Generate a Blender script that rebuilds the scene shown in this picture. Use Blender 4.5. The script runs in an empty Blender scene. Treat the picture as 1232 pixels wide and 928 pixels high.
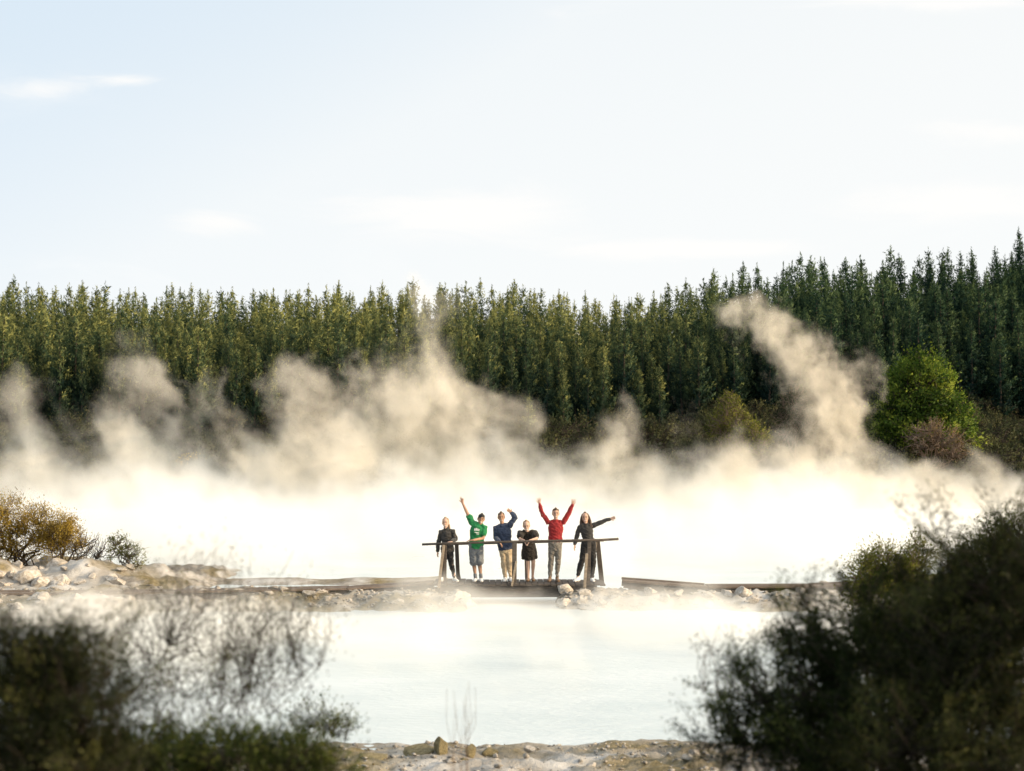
import bpy, math, random
import numpy as np
from mathutils import Vector, Matrix

R = math.radians
rng = np.random.default_rng(7)
random.seed(7)
scene = bpy.context.scene
COL = scene.collection

# ------------------------------------------------------------------ camera model (metres, camera looks along +Y)
CAM_Z = 3.85
F = 1711.0
PITCH = math.atan(81 / F)
def P(px, py, Y):
    """world point seen at photo pixel (px,py) that stands at distance Y"""
    u = (px - 616) / F; v = (464 - py) / F
    yd = math.cos(PITCH) - v * math.sin(PITCH)
    zd = math.sin(PITCH) + v * math.cos(PITCH)
    t = Y / yd
    return np.array([u * t, Y, CAM_Z + zd * t])

# ------------------------------------------------------------------ small noise library
_perm = np.random.default_rng(3).random((256, 256))
def vnoise(x, y):
    x = np.asarray(x, float); y = np.asarray(y, float)
    xi = np.floor(x).astype(int); yi = np.floor(y).astype(int)
    fx = x - xi; fy = y - yi
    fx = fx * fx * (3 - 2 * fx); fy = fy * fy * (3 - 2 * fy)
    a = _perm[xi % 256, yi % 256]; b = _perm[(xi + 1) % 256, yi % 256]
    c = _perm[xi % 256, (yi + 1) % 256]; d = _perm[(xi + 1) % 256, (yi + 1) % 256]
    return (a * (1 - fx) + b * fx) * (1 - fy) + (c * (1 - fx) + d * fx) * fy - 0.5
def fbm(x, y, o=4):
    s = 0; a = 1.0
    for i in range(o):
        s = s + a * vnoise(x * 2 ** i + 17.3 * i, y * 2 ** i - 9.1 * i); a *= 0.5
    return s
def sstep(x, a, b):
    t = np.clip((np.asarray(x, float) - a) / (b - a), 0, 1)
    return t * t * (3 - 2 * t)

# ------------------------------------------------------------------ objects and tagging
def tag(o, label=None, cat=None, group=None, kind=None):
    if label: o['label'] = label
    if cat: o['category'] = cat
    if group: o['group'] = group
    if kind: o['kind'] = kind
    return o
def empty(name, loc=(0, 0, 0), rz=0, parent=None):
    o = bpy.data.objects.new(name, None); COL.objects.link(o)
    o.empty_display_size = 0.2
    o.location = loc; o.rotation_euler = (0, 0, rz)
    if parent: o.parent = parent
    return o
def mesh_from(name, V, Fc, smooth=False, attr=None):
    me = bpy.data.meshes.new(name)
    V = np.asarray(V, float)
    if isinstance(Fc, np.ndarray):
        n, k = Fc.shape
        me.vertices.add(len(V)); me.vertices.foreach_set('co', V.ravel())
        me.loops.add(n * k); me.loops.foreach_set('vertex_index', Fc.ravel().astype(np.int32))
        me.polygons.add(n)
        me.polygons.foreach_set('loop_start', (np.arange(n) * k).astype(np.int32))
        me.update(calc_edges=True); me.validate()
    else:
        me.from_pydata([tuple(v) for v in V], [], Fc); me.update()
    if smooth:
        me.polygons.foreach_set('use_smooth', [True] * len(me.polygons))
    if attr is not None:
        a = me.attributes.new('shade', 'FLOAT', 'POINT')
        a.data.foreach_set('value', np.asarray(attr, np.float32))
    return me
def obj(name, me, mat, parent=None, loc=None):
    o = bpy.data.objects.new(name, me); COL.objects.link(o)
    if mat is not None and not me.materials: me.materials.append(mat)
    if parent: o.parent = parent
    if loc is not None: o.location = loc
    return o
class MB:
    """collects closed shapes of one part"""
    def __init__(s): s.V = []; s.F = []
    def add(s, V, Fc):
        n = len(s.V); s.V += [tuple(v) for v in V]; s.F += [tuple(i + n for i in f) for f in Fc]
    def bar(s, a, b, w, h, up=(0, 0, 1), taper=1.0):
        a = Vector(a); b = Vector(b); t = (b - a).normalized(); up = Vector(up)
        if abs(t.dot(up)) > .98: up = Vector((0, 1, 0))
        sd = t.cross(up).normalized(); u2 = sd.cross(t)
        V = []
        for p, k in ((a, 1), (b, taper)):
            for i, j in ((-1, -1), (1, -1), (1, 1), (-1, 1)):
                V.append(p + sd * (i * w / 2 * k) + u2 * (j * h / 2 * k))
        s.add(V, [(3, 2, 1, 0), (4, 5, 6, 7), (0, 1, 5, 4), (1, 2, 6, 5), (2, 3, 7, 6), (3, 0, 4, 7)])
    def mesh(s, name, smooth=False): return mesh_from(name, s.V, s.F, smooth)
def bevel(o, w=0.008):
    m = o.modifiers.new('edge', 'BEVEL'); m.width = w; m.segments = 2; m.limit_method = 'ANGLE'
    return o

# ------------------------------------------------------------------ materials
def newmat(name):
    m = bpy.data.materials.new(name); m.use_nodes = True
    nt = m.node_tree; nt.nodes.clear()
    return m, nt
def nd(nt, t, **kw):
    n = nt.nodes.new(t)
    for k, v in kw.items(): setattr(n, k, v)
    return n
def ramp(nt, fac, stops):
    r = nd(nt, 'ShaderNodeValToRGB')
    e = r.color_ramp.elements
    while len(e) < len(stops): e.new(0.5)
    for i, (p, c) in enumerate(stops):
        e[i].position = p; e[i].color = (*c, 1)
    nt.links.new(fac, r.inputs['Fac']); return r.outputs['Color']
def noise(nt, scale, detail=4, rough=.55, vec=None, dist=0):
    n = nd(nt, 'ShaderNodeTexNoise'); n.inputs['Scale'].default_value = scale
    n.inputs['Detail'].default_value = detail; n.inputs['Roughness'].default_value = rough
    n.inputs['Distortion'].default_value = dist
    if vec is not None: nt.links.new(vec, n.inputs['Vector'])
    return n.outputs['Fac']
def surf(name, stops, scale=6, rough=.8, bump=.3, bscale=None, objcoord=True, spec=.3, stretch=None, sheen=0):
    m, nt = newmat(name)
    tc = nd(nt, 'ShaderNodeTexCoord'); vec = tc.outputs['Object']
    if stretch:
        mp = nd(nt, 'ShaderNodeMapping'); mp.inputs['Scale'].default_value = stretch
        nt.links.new(vec, mp.inputs['Vector']); vec = mp.outputs['Vector']
    f = noise(nt, scale, 6, .6, vec)
    b = nd(nt, 'ShaderNodeBsdfPrincipled'); b.inputs['Roughness'].default_value = rough
    b.inputs['Specular IOR Level'].default_value = spec
    if sheen: b.inputs['Sheen Weight'].default_value = sheen
    nt.links.new(ramp(nt, f, stops), b.inputs['Base Color'])
    if bump:
        bn = nd(nt, 'ShaderNodeBump'); bn.inputs['Strength'].default_value = bump; bn.inputs['Distance'].default_value = .02
        nt.links.new(noise(nt, bscale or scale * 4, 6, .65, vec), bn.inputs['Height'])
        nt.links.new(bn.outputs['Normal'], b.inputs['Normal'])
    o = nd(nt, 'ShaderNodeOutputMaterial'); nt.links.new(b.outputs[0], o.inputs['Surface'])
    return m
def leafmat(name, dark, mid, light, trans=.3, rndamt=.35, shade_x=None):
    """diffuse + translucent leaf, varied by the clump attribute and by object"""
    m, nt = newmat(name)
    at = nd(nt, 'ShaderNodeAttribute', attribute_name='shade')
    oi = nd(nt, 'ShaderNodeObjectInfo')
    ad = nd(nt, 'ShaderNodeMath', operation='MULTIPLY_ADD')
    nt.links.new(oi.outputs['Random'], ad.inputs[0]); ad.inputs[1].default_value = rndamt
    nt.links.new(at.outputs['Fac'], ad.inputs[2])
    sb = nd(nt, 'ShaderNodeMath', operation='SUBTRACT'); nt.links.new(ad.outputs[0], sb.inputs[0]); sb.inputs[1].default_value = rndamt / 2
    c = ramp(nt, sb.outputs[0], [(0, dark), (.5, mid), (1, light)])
    if shade_x:      # sunlit left and shaded right slope painted into the needle colour by X
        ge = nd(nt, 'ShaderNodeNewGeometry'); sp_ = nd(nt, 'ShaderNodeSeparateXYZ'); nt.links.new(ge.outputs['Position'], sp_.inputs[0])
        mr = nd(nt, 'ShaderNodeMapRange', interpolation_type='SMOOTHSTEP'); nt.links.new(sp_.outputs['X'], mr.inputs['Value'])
        for k_, v_ in zip(('From Min', 'From Max', 'To Min', 'To Max'), shade_x): mr.inputs[k_].default_value = v_
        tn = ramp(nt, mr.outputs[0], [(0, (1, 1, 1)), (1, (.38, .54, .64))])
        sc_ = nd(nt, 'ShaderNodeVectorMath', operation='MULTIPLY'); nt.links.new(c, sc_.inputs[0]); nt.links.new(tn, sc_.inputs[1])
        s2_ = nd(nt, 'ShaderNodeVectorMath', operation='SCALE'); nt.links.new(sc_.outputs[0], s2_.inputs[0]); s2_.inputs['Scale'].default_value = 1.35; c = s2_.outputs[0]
    d = nd(nt, 'ShaderNodeBsdfDiffuse'); t = nd(nt, 'ShaderNodeBsdfTranslucent')
    g = nd(nt, 'ShaderNodeBsdfGlossy'); g.inputs['Roughness'].default_value = .45
    nt.links.new(c, d.inputs['Color']); nt.links.new(c, t.inputs['Color'])
    mx = nd(nt, 'ShaderNodeMixShader'); mx.inputs[0].default_value = trans
    nt.links.new(d.outputs[0], mx.inputs[1]); nt.links.new(t.outputs[0], mx.inputs[2])
    m2 = nd(nt, 'ShaderNodeMixShader'); m2.inputs[0].default_value = .007
    nt.links.new(mx.outputs[0], m2.inputs[1]); nt.links.new(g.outputs[0], m2.inputs[2])
    o = nd(nt, 'ShaderNodeOutputMaterial'); nt.links.new(m2.outputs[0], o.inputs['Surface'])
    return m

M = {}
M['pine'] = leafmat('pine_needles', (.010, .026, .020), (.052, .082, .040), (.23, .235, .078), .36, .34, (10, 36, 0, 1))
M['scrub'] = leafmat('scrub_leaves', (.032, .040, .020), (.070, .080, .036), (.135, .13, .056), .28, .7)
M['gold'] = leafmat('golden_leaves', (.16, .105, .02), (.42, .285, .045), (.62, .45, .085), .52, .2)
M['lime'] = leafmat('yellow_green_leaves', (.07, .085, .018), (.15, .165, .03), (.26, .25, .05), .35, .2)
M['broad'] = leafmat('broad_leaves', (.024, .055, .008), (.095, .155, .022), (.26, .31, .042), .4, .1)
M['brownbush'] = leafmat('dry_leaves', (.06, .038, .02), (.13, .085, .045), (.26, .19, .07), .3, .1)
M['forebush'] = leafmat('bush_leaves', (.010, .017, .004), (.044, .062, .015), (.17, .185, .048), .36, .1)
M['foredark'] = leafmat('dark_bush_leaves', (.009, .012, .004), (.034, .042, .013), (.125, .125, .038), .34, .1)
M['lowgreen'] = leafmat('undergrowth_leaves', (.018, .030, .007), (.06, .082, .018), (.15, .16, .036), .35, .1)
M['bark'] = surf('bark', [(.3, (.035, .026, .02)), (.7, (.11, .085, .065))], 9, .9, .5)
M['twig'] = surf('twig_bark', [(.3, (.022, .017, .013)), (.7, (.06, .045, .034))], 20, .9, .3)
M['paletwig'] = surf('pale_twig', [(.3, (.12, .085, .06)), (.7, (.26, .19, .14))], 20, .9, .3)
M['wood'] = surf('weathered_wood', [(.25, (.085, .06, .045)), (.55, (.16, .12, .09)), (.8, (.27, .21, .16))], 5, .85, .5, stretch=(1.5, 6, 6))
M['wooddark'] = surf('damp_wood', [(.25, (.042, .034, .028)), (.55, (.085, .070, .058)), (.8, (.16, .135, .115))], 5, .85, .5, stretch=(1.5, 6, 6))
M['palewood'] = surf('sunlit_wood', [(.25, (.17, .13, .095)), (.55, (.30, .24, .175)), (.8, (.42, .35, .27))], 5, .85, .5, stretch=(1.5, 6, 6))  # pale tone paints the sunlight on the braces into the wood
M['rock'] = surf('pale_rock', [(.25, (.20, .165, .125)), (.5, (.42, .38, .33)), (.75, (.64, .61, .57))], 3.5, .9, .8, 12)
M['ochrerock'] = surf('ochre_rock', [(.25, (.09, .075, .04)), (.5, (.20, .165, .085)), (.75, (.32, .27, .16))], 6, .9, .9, 18)
M['gravel'] = surf('gravel_stone', [(.25, (.06, .052, .045)), (.45, (.24, .215, .18)), (.75, (.52, .50, .47))], 22, .9, .5, 20)

def ground_material():
    m, nt = newmat('mineral_ground')
    g = nd(nt, 'ShaderNodeNewGeometry'); pos = g.outputs['Position']
    sx = nd(nt, 'ShaderNodeSeparateXYZ'); nt.links.new(pos, sx.inputs[0])
    n1 = noise(nt, .8, 8, .65, pos); n2 = noise(nt, .35, 5, .6, pos, 1.0); n3 = noise(nt, 9, 6, .7, pos)
    sinter = ramp(nt, n1, [(.30, (.17, .145, .12)), (.48, (.34, .31, .27)), (.62, (.50, .48, .45)), (.8, (.62, .61, .60))])
    ochre = ramp(nt, n3, [(.3, (.10, .085, .045)), (.6, (.25, .20, .11)), (.8, (.38, .33, .22))])
    mx = nd(nt, 'ShaderNodeMix', data_type='RGBA')
    fr = ramp(nt, n2, [(.46, (0, 0, 0)), (.60, (1, 1, 1))])
    nt.links.new(fr, mx.inputs['Factor']); nt.links.new(sinter, mx.inputs['A']); nt.links.new(ochre, mx.inputs['B'])
    hill = ramp(nt, n1, [(.3, (.022, .024, .012)), (.55, (.055, .050, .028)), (.8, (.10, .085, .05))])
    mr = nd(nt, 'ShaderNodeMapRange'); mr.inputs['From Min'].default_value = 96; mr.inputs['From Max'].default_value = 104
    nt.links.new(sx.outputs['Y'], mr.inputs['Value'])
    m2 = nd(nt, 'ShaderNodeMix', data_type='RGBA')
    nt.links.new(mr.outputs[0], m2.inputs['Factor']); nt.links.new(mx.outputs['Result'], m2.inputs['A']); nt.links.new(hill, m2.inputs['B'])
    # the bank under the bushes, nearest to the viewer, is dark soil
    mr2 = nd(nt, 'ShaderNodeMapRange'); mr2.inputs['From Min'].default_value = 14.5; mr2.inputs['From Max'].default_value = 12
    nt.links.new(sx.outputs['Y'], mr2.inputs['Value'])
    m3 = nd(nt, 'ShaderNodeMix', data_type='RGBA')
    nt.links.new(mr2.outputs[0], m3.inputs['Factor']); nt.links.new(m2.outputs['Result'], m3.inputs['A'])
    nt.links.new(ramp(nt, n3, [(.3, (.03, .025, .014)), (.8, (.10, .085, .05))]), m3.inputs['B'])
    b = nd(nt, 'ShaderNodeBsdfPrincipled'); b.inputs['Roughness'].default_value = .9; b.inputs['Specular IOR Level'].default_value = .2
    nt.links.new(m3.outputs['Result'], b.inputs['Base Color'])
    bn = nd(nt, 'ShaderNodeBump'); bn.inputs['Strength'].default_value = .8; bn.inputs['Distance'].default_value = .06
    nt.links.new(n3, bn.inputs['Height']); nt.links.new(bn.outputs['Normal'], b.inputs['Normal'])
    o = nd(nt, 'ShaderNodeOutputMaterial'); nt.links.new(b.outputs[0], o.inputs['Surface'])
    return m
def water_material():
    m, nt = newmat('milky_water')
    g = nd(nt, 'ShaderNodeNewGeometry'); pos = g.outputs['Position']
    mp = nd(nt, 'ShaderNodeMapping'); mp.inputs['Scale'].default_value = (.8, 1.6, 1); nt.links.new(pos, mp.inputs['Vector'])
    f = noise(nt, .35, 5, .6, mp.outputs[0])
    b = nd(nt, 'ShaderNodeBsdfPrincipled'); b.inputs['Roughness'].default_value = .28
    b.inputs['IOR'].default_value = 1.33
    nt.links.new(ramp(nt, f, [(.3, (.52, .59, .60)), (.6, (.62, .675, .68)), (.8, (.72, .76, .76))]), b.inputs['Base Color'])
    bn = nd(nt, 'ShaderNodeBump'); bn.inputs['Strength'].default_value = .55; bn.inputs['Distance'].default_value = .04
    nt.links.new(noise(nt, 5, 5, .6, mp.outputs[0], .5), bn.inputs['Height']); nt.links.new(bn.outputs['Normal'], b.inputs['Normal'])
    o = nd(nt, 'ShaderNodeOutputMaterial'); nt.links.new(b.outputs[0], o.inputs['Surface'])
    return m

# ------------------------------------------------------------------ terrain
SKY = np.array([(-600, 345), (0, 352), (150, 358), (300, 362), (420, 356), (560, 352), (640, 353), (700, 370), (760, 373), (830, 350),
                (920, 328), (1050, 318), (1150, 310), (1232, 306), (1500, 262), (2000, 240)], float)
PINE_H = 11.5
RIDGE_Y = 200.0
def terr(x, y):
    x = np.asarray(x, float); y = np.asarray(y, float)
    sh = 18.9 + .55 * fbm(x * .45, x * 0 + 3.3) + .12 * np.abs(x) * 0.3
    d = sh - y
    near = np.where(d > 0, .015 + .055 * np.minimum(d, 2.5) + .165 * np.maximum(d - 2.5, 0), .3 * d)
    near = near + np.where(d > -.3, (.10 * fbm(x * 2.2, y * 2.2) + .13 * (np.abs(fbm(x * 3.6 + 9, y * 3.6, 4)) - .2) + .05 * fbm(x * 9, y * 9, 3)) * np.clip(d + .3, 0, 1), 0)
    near = np.minimum(near, 2.35 + .05 * fbm(x, y)); near = np.maximum(near, -.7)
    # causeway
    hw = 1.75 + .5 * fbm(x * .6, x * 0 + 11)
    c = np.abs(y - 36.6) / hw
    cz = .34 * (1 - c ** 2) + .16 * fbm(x * 1.6, y * 1.6) + .13 * fbm(x * 5, y * 5)
    cz = np.where(c > 1.6, -.7, cz)
    gap = sstep(np.abs(x - .05), .75, 1.35)
    cz = cz * gap - .5 * (1 - gap)
    # left land with sinter mounds
    lz = .22 * sstep(-x, 8.0, 10.0) * sstep(y, 30.5, 33) * sstep(-y, -48, -44) * 1.2 - .4 * (1 - sstep(-x, 7.2, 9.5)) - .8 * (1 - sstep(y, 30, 32)) - .8 * (1 - sstep(-y, -50, -46))
    for (mx, my, mh, sx, sy) in ((-14.2, 38.8, .75, .9, 1.0), (-11.6, 39.2, .62, 1.25, .8), (-13.0, 41.5, .5, 1.6, 1.3), (-10.2, 40.8, .25, 1.0, .8)):
        lz = lz + mh * np.exp(-((x - mx) / sx) ** 2 - ((y - my) / sy) ** 2)
    lz = lz + (.18 * fbm(x * 1.8, y * 1.8) + .22 * np.abs(fbm(x * 3.2, y * 3.2, 3)) + .10 * fbm(x * 6, y * 6)) * sstep(-x, 7, 9)
    # low spit behind the boardwalk
    sp = .12 - .16 * np.abs(y - 42.6 - .5 * fbm(x * .4, x * 0)) + .10 * fbm(x * .9, y * .9) - .6 * sstep(x, -2.2, -.6) - .6 * sstep(-x, 12, 14)
    # right land
    rz = .30 * sstep(x, 10.5, 13) - .5 * (1 - sstep(x, 9.8, 11.5)) - .9 * (1 - sstep(y, 33, 35)) - .9 * (1 - sstep(-y, -46, -42)) + .12 * fbm(x * 1.3, y * 1.3)
    # far shore and hill
    s = np.clip(y - 97 - 4 * fbm(x * .05, x * 0 + 5), -8, None)
    far = np.where(s < 0, .15 * s, .045 * s + .0008 * s * s)
    px = 616 + F * x / np.maximum(y, 120)
    ridge = CAM_Z - .75 + (545 - np.interp(px, SKY[:, 0], SKY[:, 1])) / F * RIDGE_Y - PINE_H * .93
    base = .045 * 60 + .0008 * 3600
    t = np.clip((y - 157) / (RIDGE_Y - 157), 0, 1)
    up = base + (ridge - base) * t ** .85
    far = np.where(y > 157, up, np.minimum(far, 9))
    far = far + 1.6 * sstep(x, 12, 32) * sstep(y, 98, 116) * (1 - t)
    far = far + 7 * sstep(y, 206, 235) + 12 * sstep(x, 62, 105) * sstep(y, 108, 150)
    back = sstep(y, 260, 560)
    far = far * (1 - back) + (-2) * back
    far = far + np.where(y > 99, .35 * fbm(x * .25, y * .25), 0)
    z = np.maximum.reduce([near, cz, lz, sp, rz, far, np.full_like(x, -.7)])
    return z
def tz(x, y): return float(terr(np.array([x]), np.array([y]))[0])

M['ground'] = ground_material(); M['water'] = water_material()
def axis(*segs):
    out = []
    for a, b, st in segs: out += list(np.arange(a, b, st))
    out.append(segs[-1][1]); return np.array(out)
gx = axis((-3000, -300, 300), (-300, -100, 20), (-100, -17, 2), (-17, -7, .15), (-7, 5, .09), (5, 17, .15), (17, 100, 2), (100, 300, 20), (300, 3000, 300))
gy = axis((-400, 0, 50), (0, 14, .35), (14, 20, .075), (20, 33, .5), (33, 47, .14), (47, 96, 3), (96, 230, 2), (230, 600, 20), (600, 4000, 300))
XX, YY = np.meshgrid(gx, gy)
ZZ = terr(XX.ravel(), YY.ravel())
nx, ny = len(gx), len(gy)
idx = np.arange(nx * ny).reshape(ny, nx)
fc = np.stack([idx[:-1, :-1].ravel(), idx[:-1, 1:].ravel(), idx[1:, 1:].ravel(), idx[1:, :-1].ravel()], 1)
tag(obj('ground', mesh_from('ground', np.stack([XX.ravel(), YY.ravel(), ZZ], 1), fc, True), M['ground']),
    'pale mineral ground, causeway and dark hillside around the hot lake', kind='structure')
wx = np.linspace(-220, 220, 3); wv = [(x, y, 0) for y in (14.0, 60.0, 112.0) for x in wx]
tag(obj('water', mesh_from('water', wv, [(0, 1, 4, 3), (1, 2, 5, 4), (3, 4, 7, 6), (4, 5, 8, 7)]), M['water']),
    'milky white hot lake and pool water', kind='structure')

# ------------------------------------------------------------------ leaf cards and twigs
def cards(c, size, rs, aspect=.5, up=None, axis_dir=None):
    """one small pointed leaf per centre: returns V (4N,3) and F (N,4)"""
    n = len(c)
    a = rs.normal(size=(n, 3))
    if axis_dir is not None: a = a * .55 + axis_dir
    a /= np.linalg.norm(a, axis=1, keepdims=True)
    b = rs.normal(size=(n, 3)); b -= (b * a).sum(1, keepdims=True) * a
    b /= np.linalg.norm(b, axis=1, keepdims=True)
    s = np.asarray(size).reshape(-1, 1) * (.65 + .7 * rs.random((n, 1)))
    V = np.stack([c - a * s * .5, c + b * s * aspect * .5, c + a * s * .5, c - b * s * aspect * .5], 1).reshape(-1, 3)
    return V, np.arange(4 * n).reshape(n, 4)
def orient(V, Fq, out):
    """turn each card so that its front looks outward from the crown; out: one vector per card"""
    q = V.reshape(-1, 4, 3); n = np.cross(q[:, 1] - q[:, 0], q[:, 2] - q[:, 0])
    fl = (n * out).sum(1) < 0
    q[fl] = q[fl][:, ::-1]
    return q.reshape(-1, 3), Fq
def leaf_mesh(name, V, Fq, shade, nrm):
    me = mesh_from(name, V, Fq, True, shade)
    nn = np.repeat(nrm, 4, 0) if len(nrm) * 4 == len(V) else nrm
    nn = nn / (np.linalg.norm(nn, axis=1, keepdims=True) + 1e-9)
    a = me.attributes.new('custom_normal', 'FLOAT_VECTOR', 'POINT'); a.data.foreach_set('vector', nn.astype(np.float32).ravel()); me.update()
    return me
def tubes(segs, k=4):
    """segs: list of (polyline Nx3, radii N) -> V,F"""
    Vs, Fs, off = [], [], 0
    for pts, rad in segs:
        pts = np.asarray(pts, float); n = len(pts)
        t = np.gradient(pts, axis=0); t /= np.linalg.norm(t, axis=1, keepdims=True) + 1e-9
        ref = np.tile([.31, .95, .07], (n, 1)); s = np.cross(t, ref); s /= np.linalg.norm(s, axis=1, keepdims=True) + 1e-9
        u = np.cross(s, t)
        ang = np.arange(k) * 2 * math.pi / k
        ring = pts[:, None, :] + np.asarray(rad)[:, None, None] * (np.cos(ang)[None, :, None] * s[:, None, :] + np.sin(ang)[None, :, None] * u[:, None, :])
        Vs.append(ring.reshape(-1, 3))
        i = np.arange(n - 1)[:, None] * k; j = np.arange(k)[None, :]; j2 = (j + 1) % k
        Fs.append(np.stack([i + j, i + j2, i + k + j2, i + k + j], -1).reshape(-1, 4) + off); off += n * k
    return np.concatenate(Vs), np.concatenate(Fs)
def curve(a, b, rs, wob=.12, n=5, sag=0.0):
    a = np.asarray(a, float); b = np.asarray(b, float)
    t = np.linspace(0, 1, n)[:, None]; L = np.linalg.norm(b - a)
    p = a + (b - a) * t
    w = rs.normal(size=(n, 3)) * wob * L * np.sin(math.pi * t)
    p = p + w; p[:, 2] += (sag * L * np.sin(math.pi * t))[:, 0]
    return p

def plant(seed, base, blobs, n_spray, spray_len, n_leaf, leaf, trunk_r=.03, n_main=7, stems=1, twig_r=.003, aspect=.45, leafiness=1.0, shell=.5,
          upward=.4, spread=.28, bare=0, stem_spread=.1):
    """blobs: list of (centre, radii) in metres relative to base. returns (wood V,F), (leaf V,F,shade)"""
    rs = np.random.default_rng(seed)
    vol = np.array([r[0] * r[1] * r[2] for _, r in blobs]) ** .75; vol /= vol.sum()
    C, N = [], []
    for (c, r), f in zip(blobs, vol):
        m = max(2, int(n_spray * f))
        d = rs.normal(size=(m, 3)); d /= np.linalg.norm(d, axis=1, keepdims=True)
        rad = rs.random((m, 1)) ** (1 / 3) * (1 - shell) + shell * (.75 + .25 * rs.random((m, 1)))
        C.append(np.asarray(c) + d * rad * np.asarray(r)); N.append(d)
    C = np.concatenate(C); N = np.concatenate(N)
    keep = C[:, 2] > .02; C = C[keep]; N = N[keep]
    segs = []; vs = 3.0 / max(.3, float(np.ptp(C[:, 0])) ** .7)
    mains = C[rs.choice(len(C), min(n_main, len(C)), replace=False)]
    pool = []
    for s_i, mt in enumerate(mains):
        st = np.array([rs.normal() * stem_spread, rs.normal() * stem_spread, -.05]) if stems > 1 else np.array([0, 0, -.1])
        p = curve(st, mt * np.array([.92, .92, .9]), rs, .09, 7, .06)
        segs.append((p, np.linspace(trunk_r * (.6 if stems > 1 else 1), trunk_r * .22, 7))); pool.append(p[2:])
    pool = np.concatenate(pool)
    dirs = N * (1 - upward) + np.array([0, 0, upward]) + rs.normal(size=C.shape) * .35
    dirs /= np.linalg.norm(dirs, axis=1, keepdims=True)
    LV, LS, LA, LN = [], [], [], []
    for i in range(len(C)):
        dd = np.linalg.norm(pool - C[i], axis=1); q = pool[np.argmin(dd)]
        L = spray_len * (.6 + .8 * rs.random())
        tip = C[i] + dirs[i] * L
        if dd.min() < 1e9:
            segs.append((curve(q, C[i], rs, .10, 4), np.linspace(trunk_r * .25, twig_r * 1.3, 4)))
        tw = curve(C[i], tip, rs, .06, 4); segs.append((tw, np.linspace(twig_r * 1.3, twig_r * .5, 4)))
        if rs.random() < bare: continue
        m = max(1, int(n_leaf * (.6 + .8 * rs.random()) * leafiness))
        t = rs.random(m) ** .8
        pp = np.stack([np.interp(t, np.linspace(0, 1, 4), tw[:, k]) for k in range(3)], 1)
        pp += rs.normal(size=(m, 3)) * spread * L * .5
        LV.append(pp); LA.append(np.tile(dirs[i], (m, 1)))
        LN.append(np.tile(N[i] * .75 + dirs[i] * .25 + np.array([0, 0, .25]), (m, 1)) + rs.normal(size=(m, 3)) * .28)
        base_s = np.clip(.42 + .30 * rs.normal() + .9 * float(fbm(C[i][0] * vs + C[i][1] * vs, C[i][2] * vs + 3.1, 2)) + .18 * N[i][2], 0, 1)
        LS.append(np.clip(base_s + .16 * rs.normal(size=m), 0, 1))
    wood = tubes(segs, 4)
    if LV:
        pp = np.concatenate(LV); LV2, LF = cards(pp, np.full(len(pp), leaf), rs, aspect, axis_dir=np.concatenate(LA))
        ln = np.concatenate(LN); LV2, LF = orient(LV2, LF, ln); return wood, (LV2, LF, np.repeat(np.concatenate(LS), 4), ln)
    return wood, None
def put_plant(name, label, cat, base, mat, woodmat, blobs, group=None, **kw):
    e = empty(name, base); tag(e, label, cat, group)
    wood, lf = plant(base=base, blobs=[((np.array(c) - np.array(base)), r) for c, r in blobs], **kw)
    obj('trunk' if kw.get('stems', 1) == 1 else 'stems', mesh_from('branches', wood[0], wood[1], True), M[woodmat], e)
    if lf: obj('crown', leaf_mesh('crown', *lf), M[mat], e)
    return e
def copy_tree(o, loc, rz, sc, label, group, name=None):
    r = o.copy(); COL.objects.link(r); r.location = loc; r.rotation_euler = (0, 0, rz); r.scale = sc
    if label: r['label'] = label
    if group: r['group'] = group
    for ch in list(o.children):
        c = ch.copy(); COL.objects.link(c); c.parent = r
    return r

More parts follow.
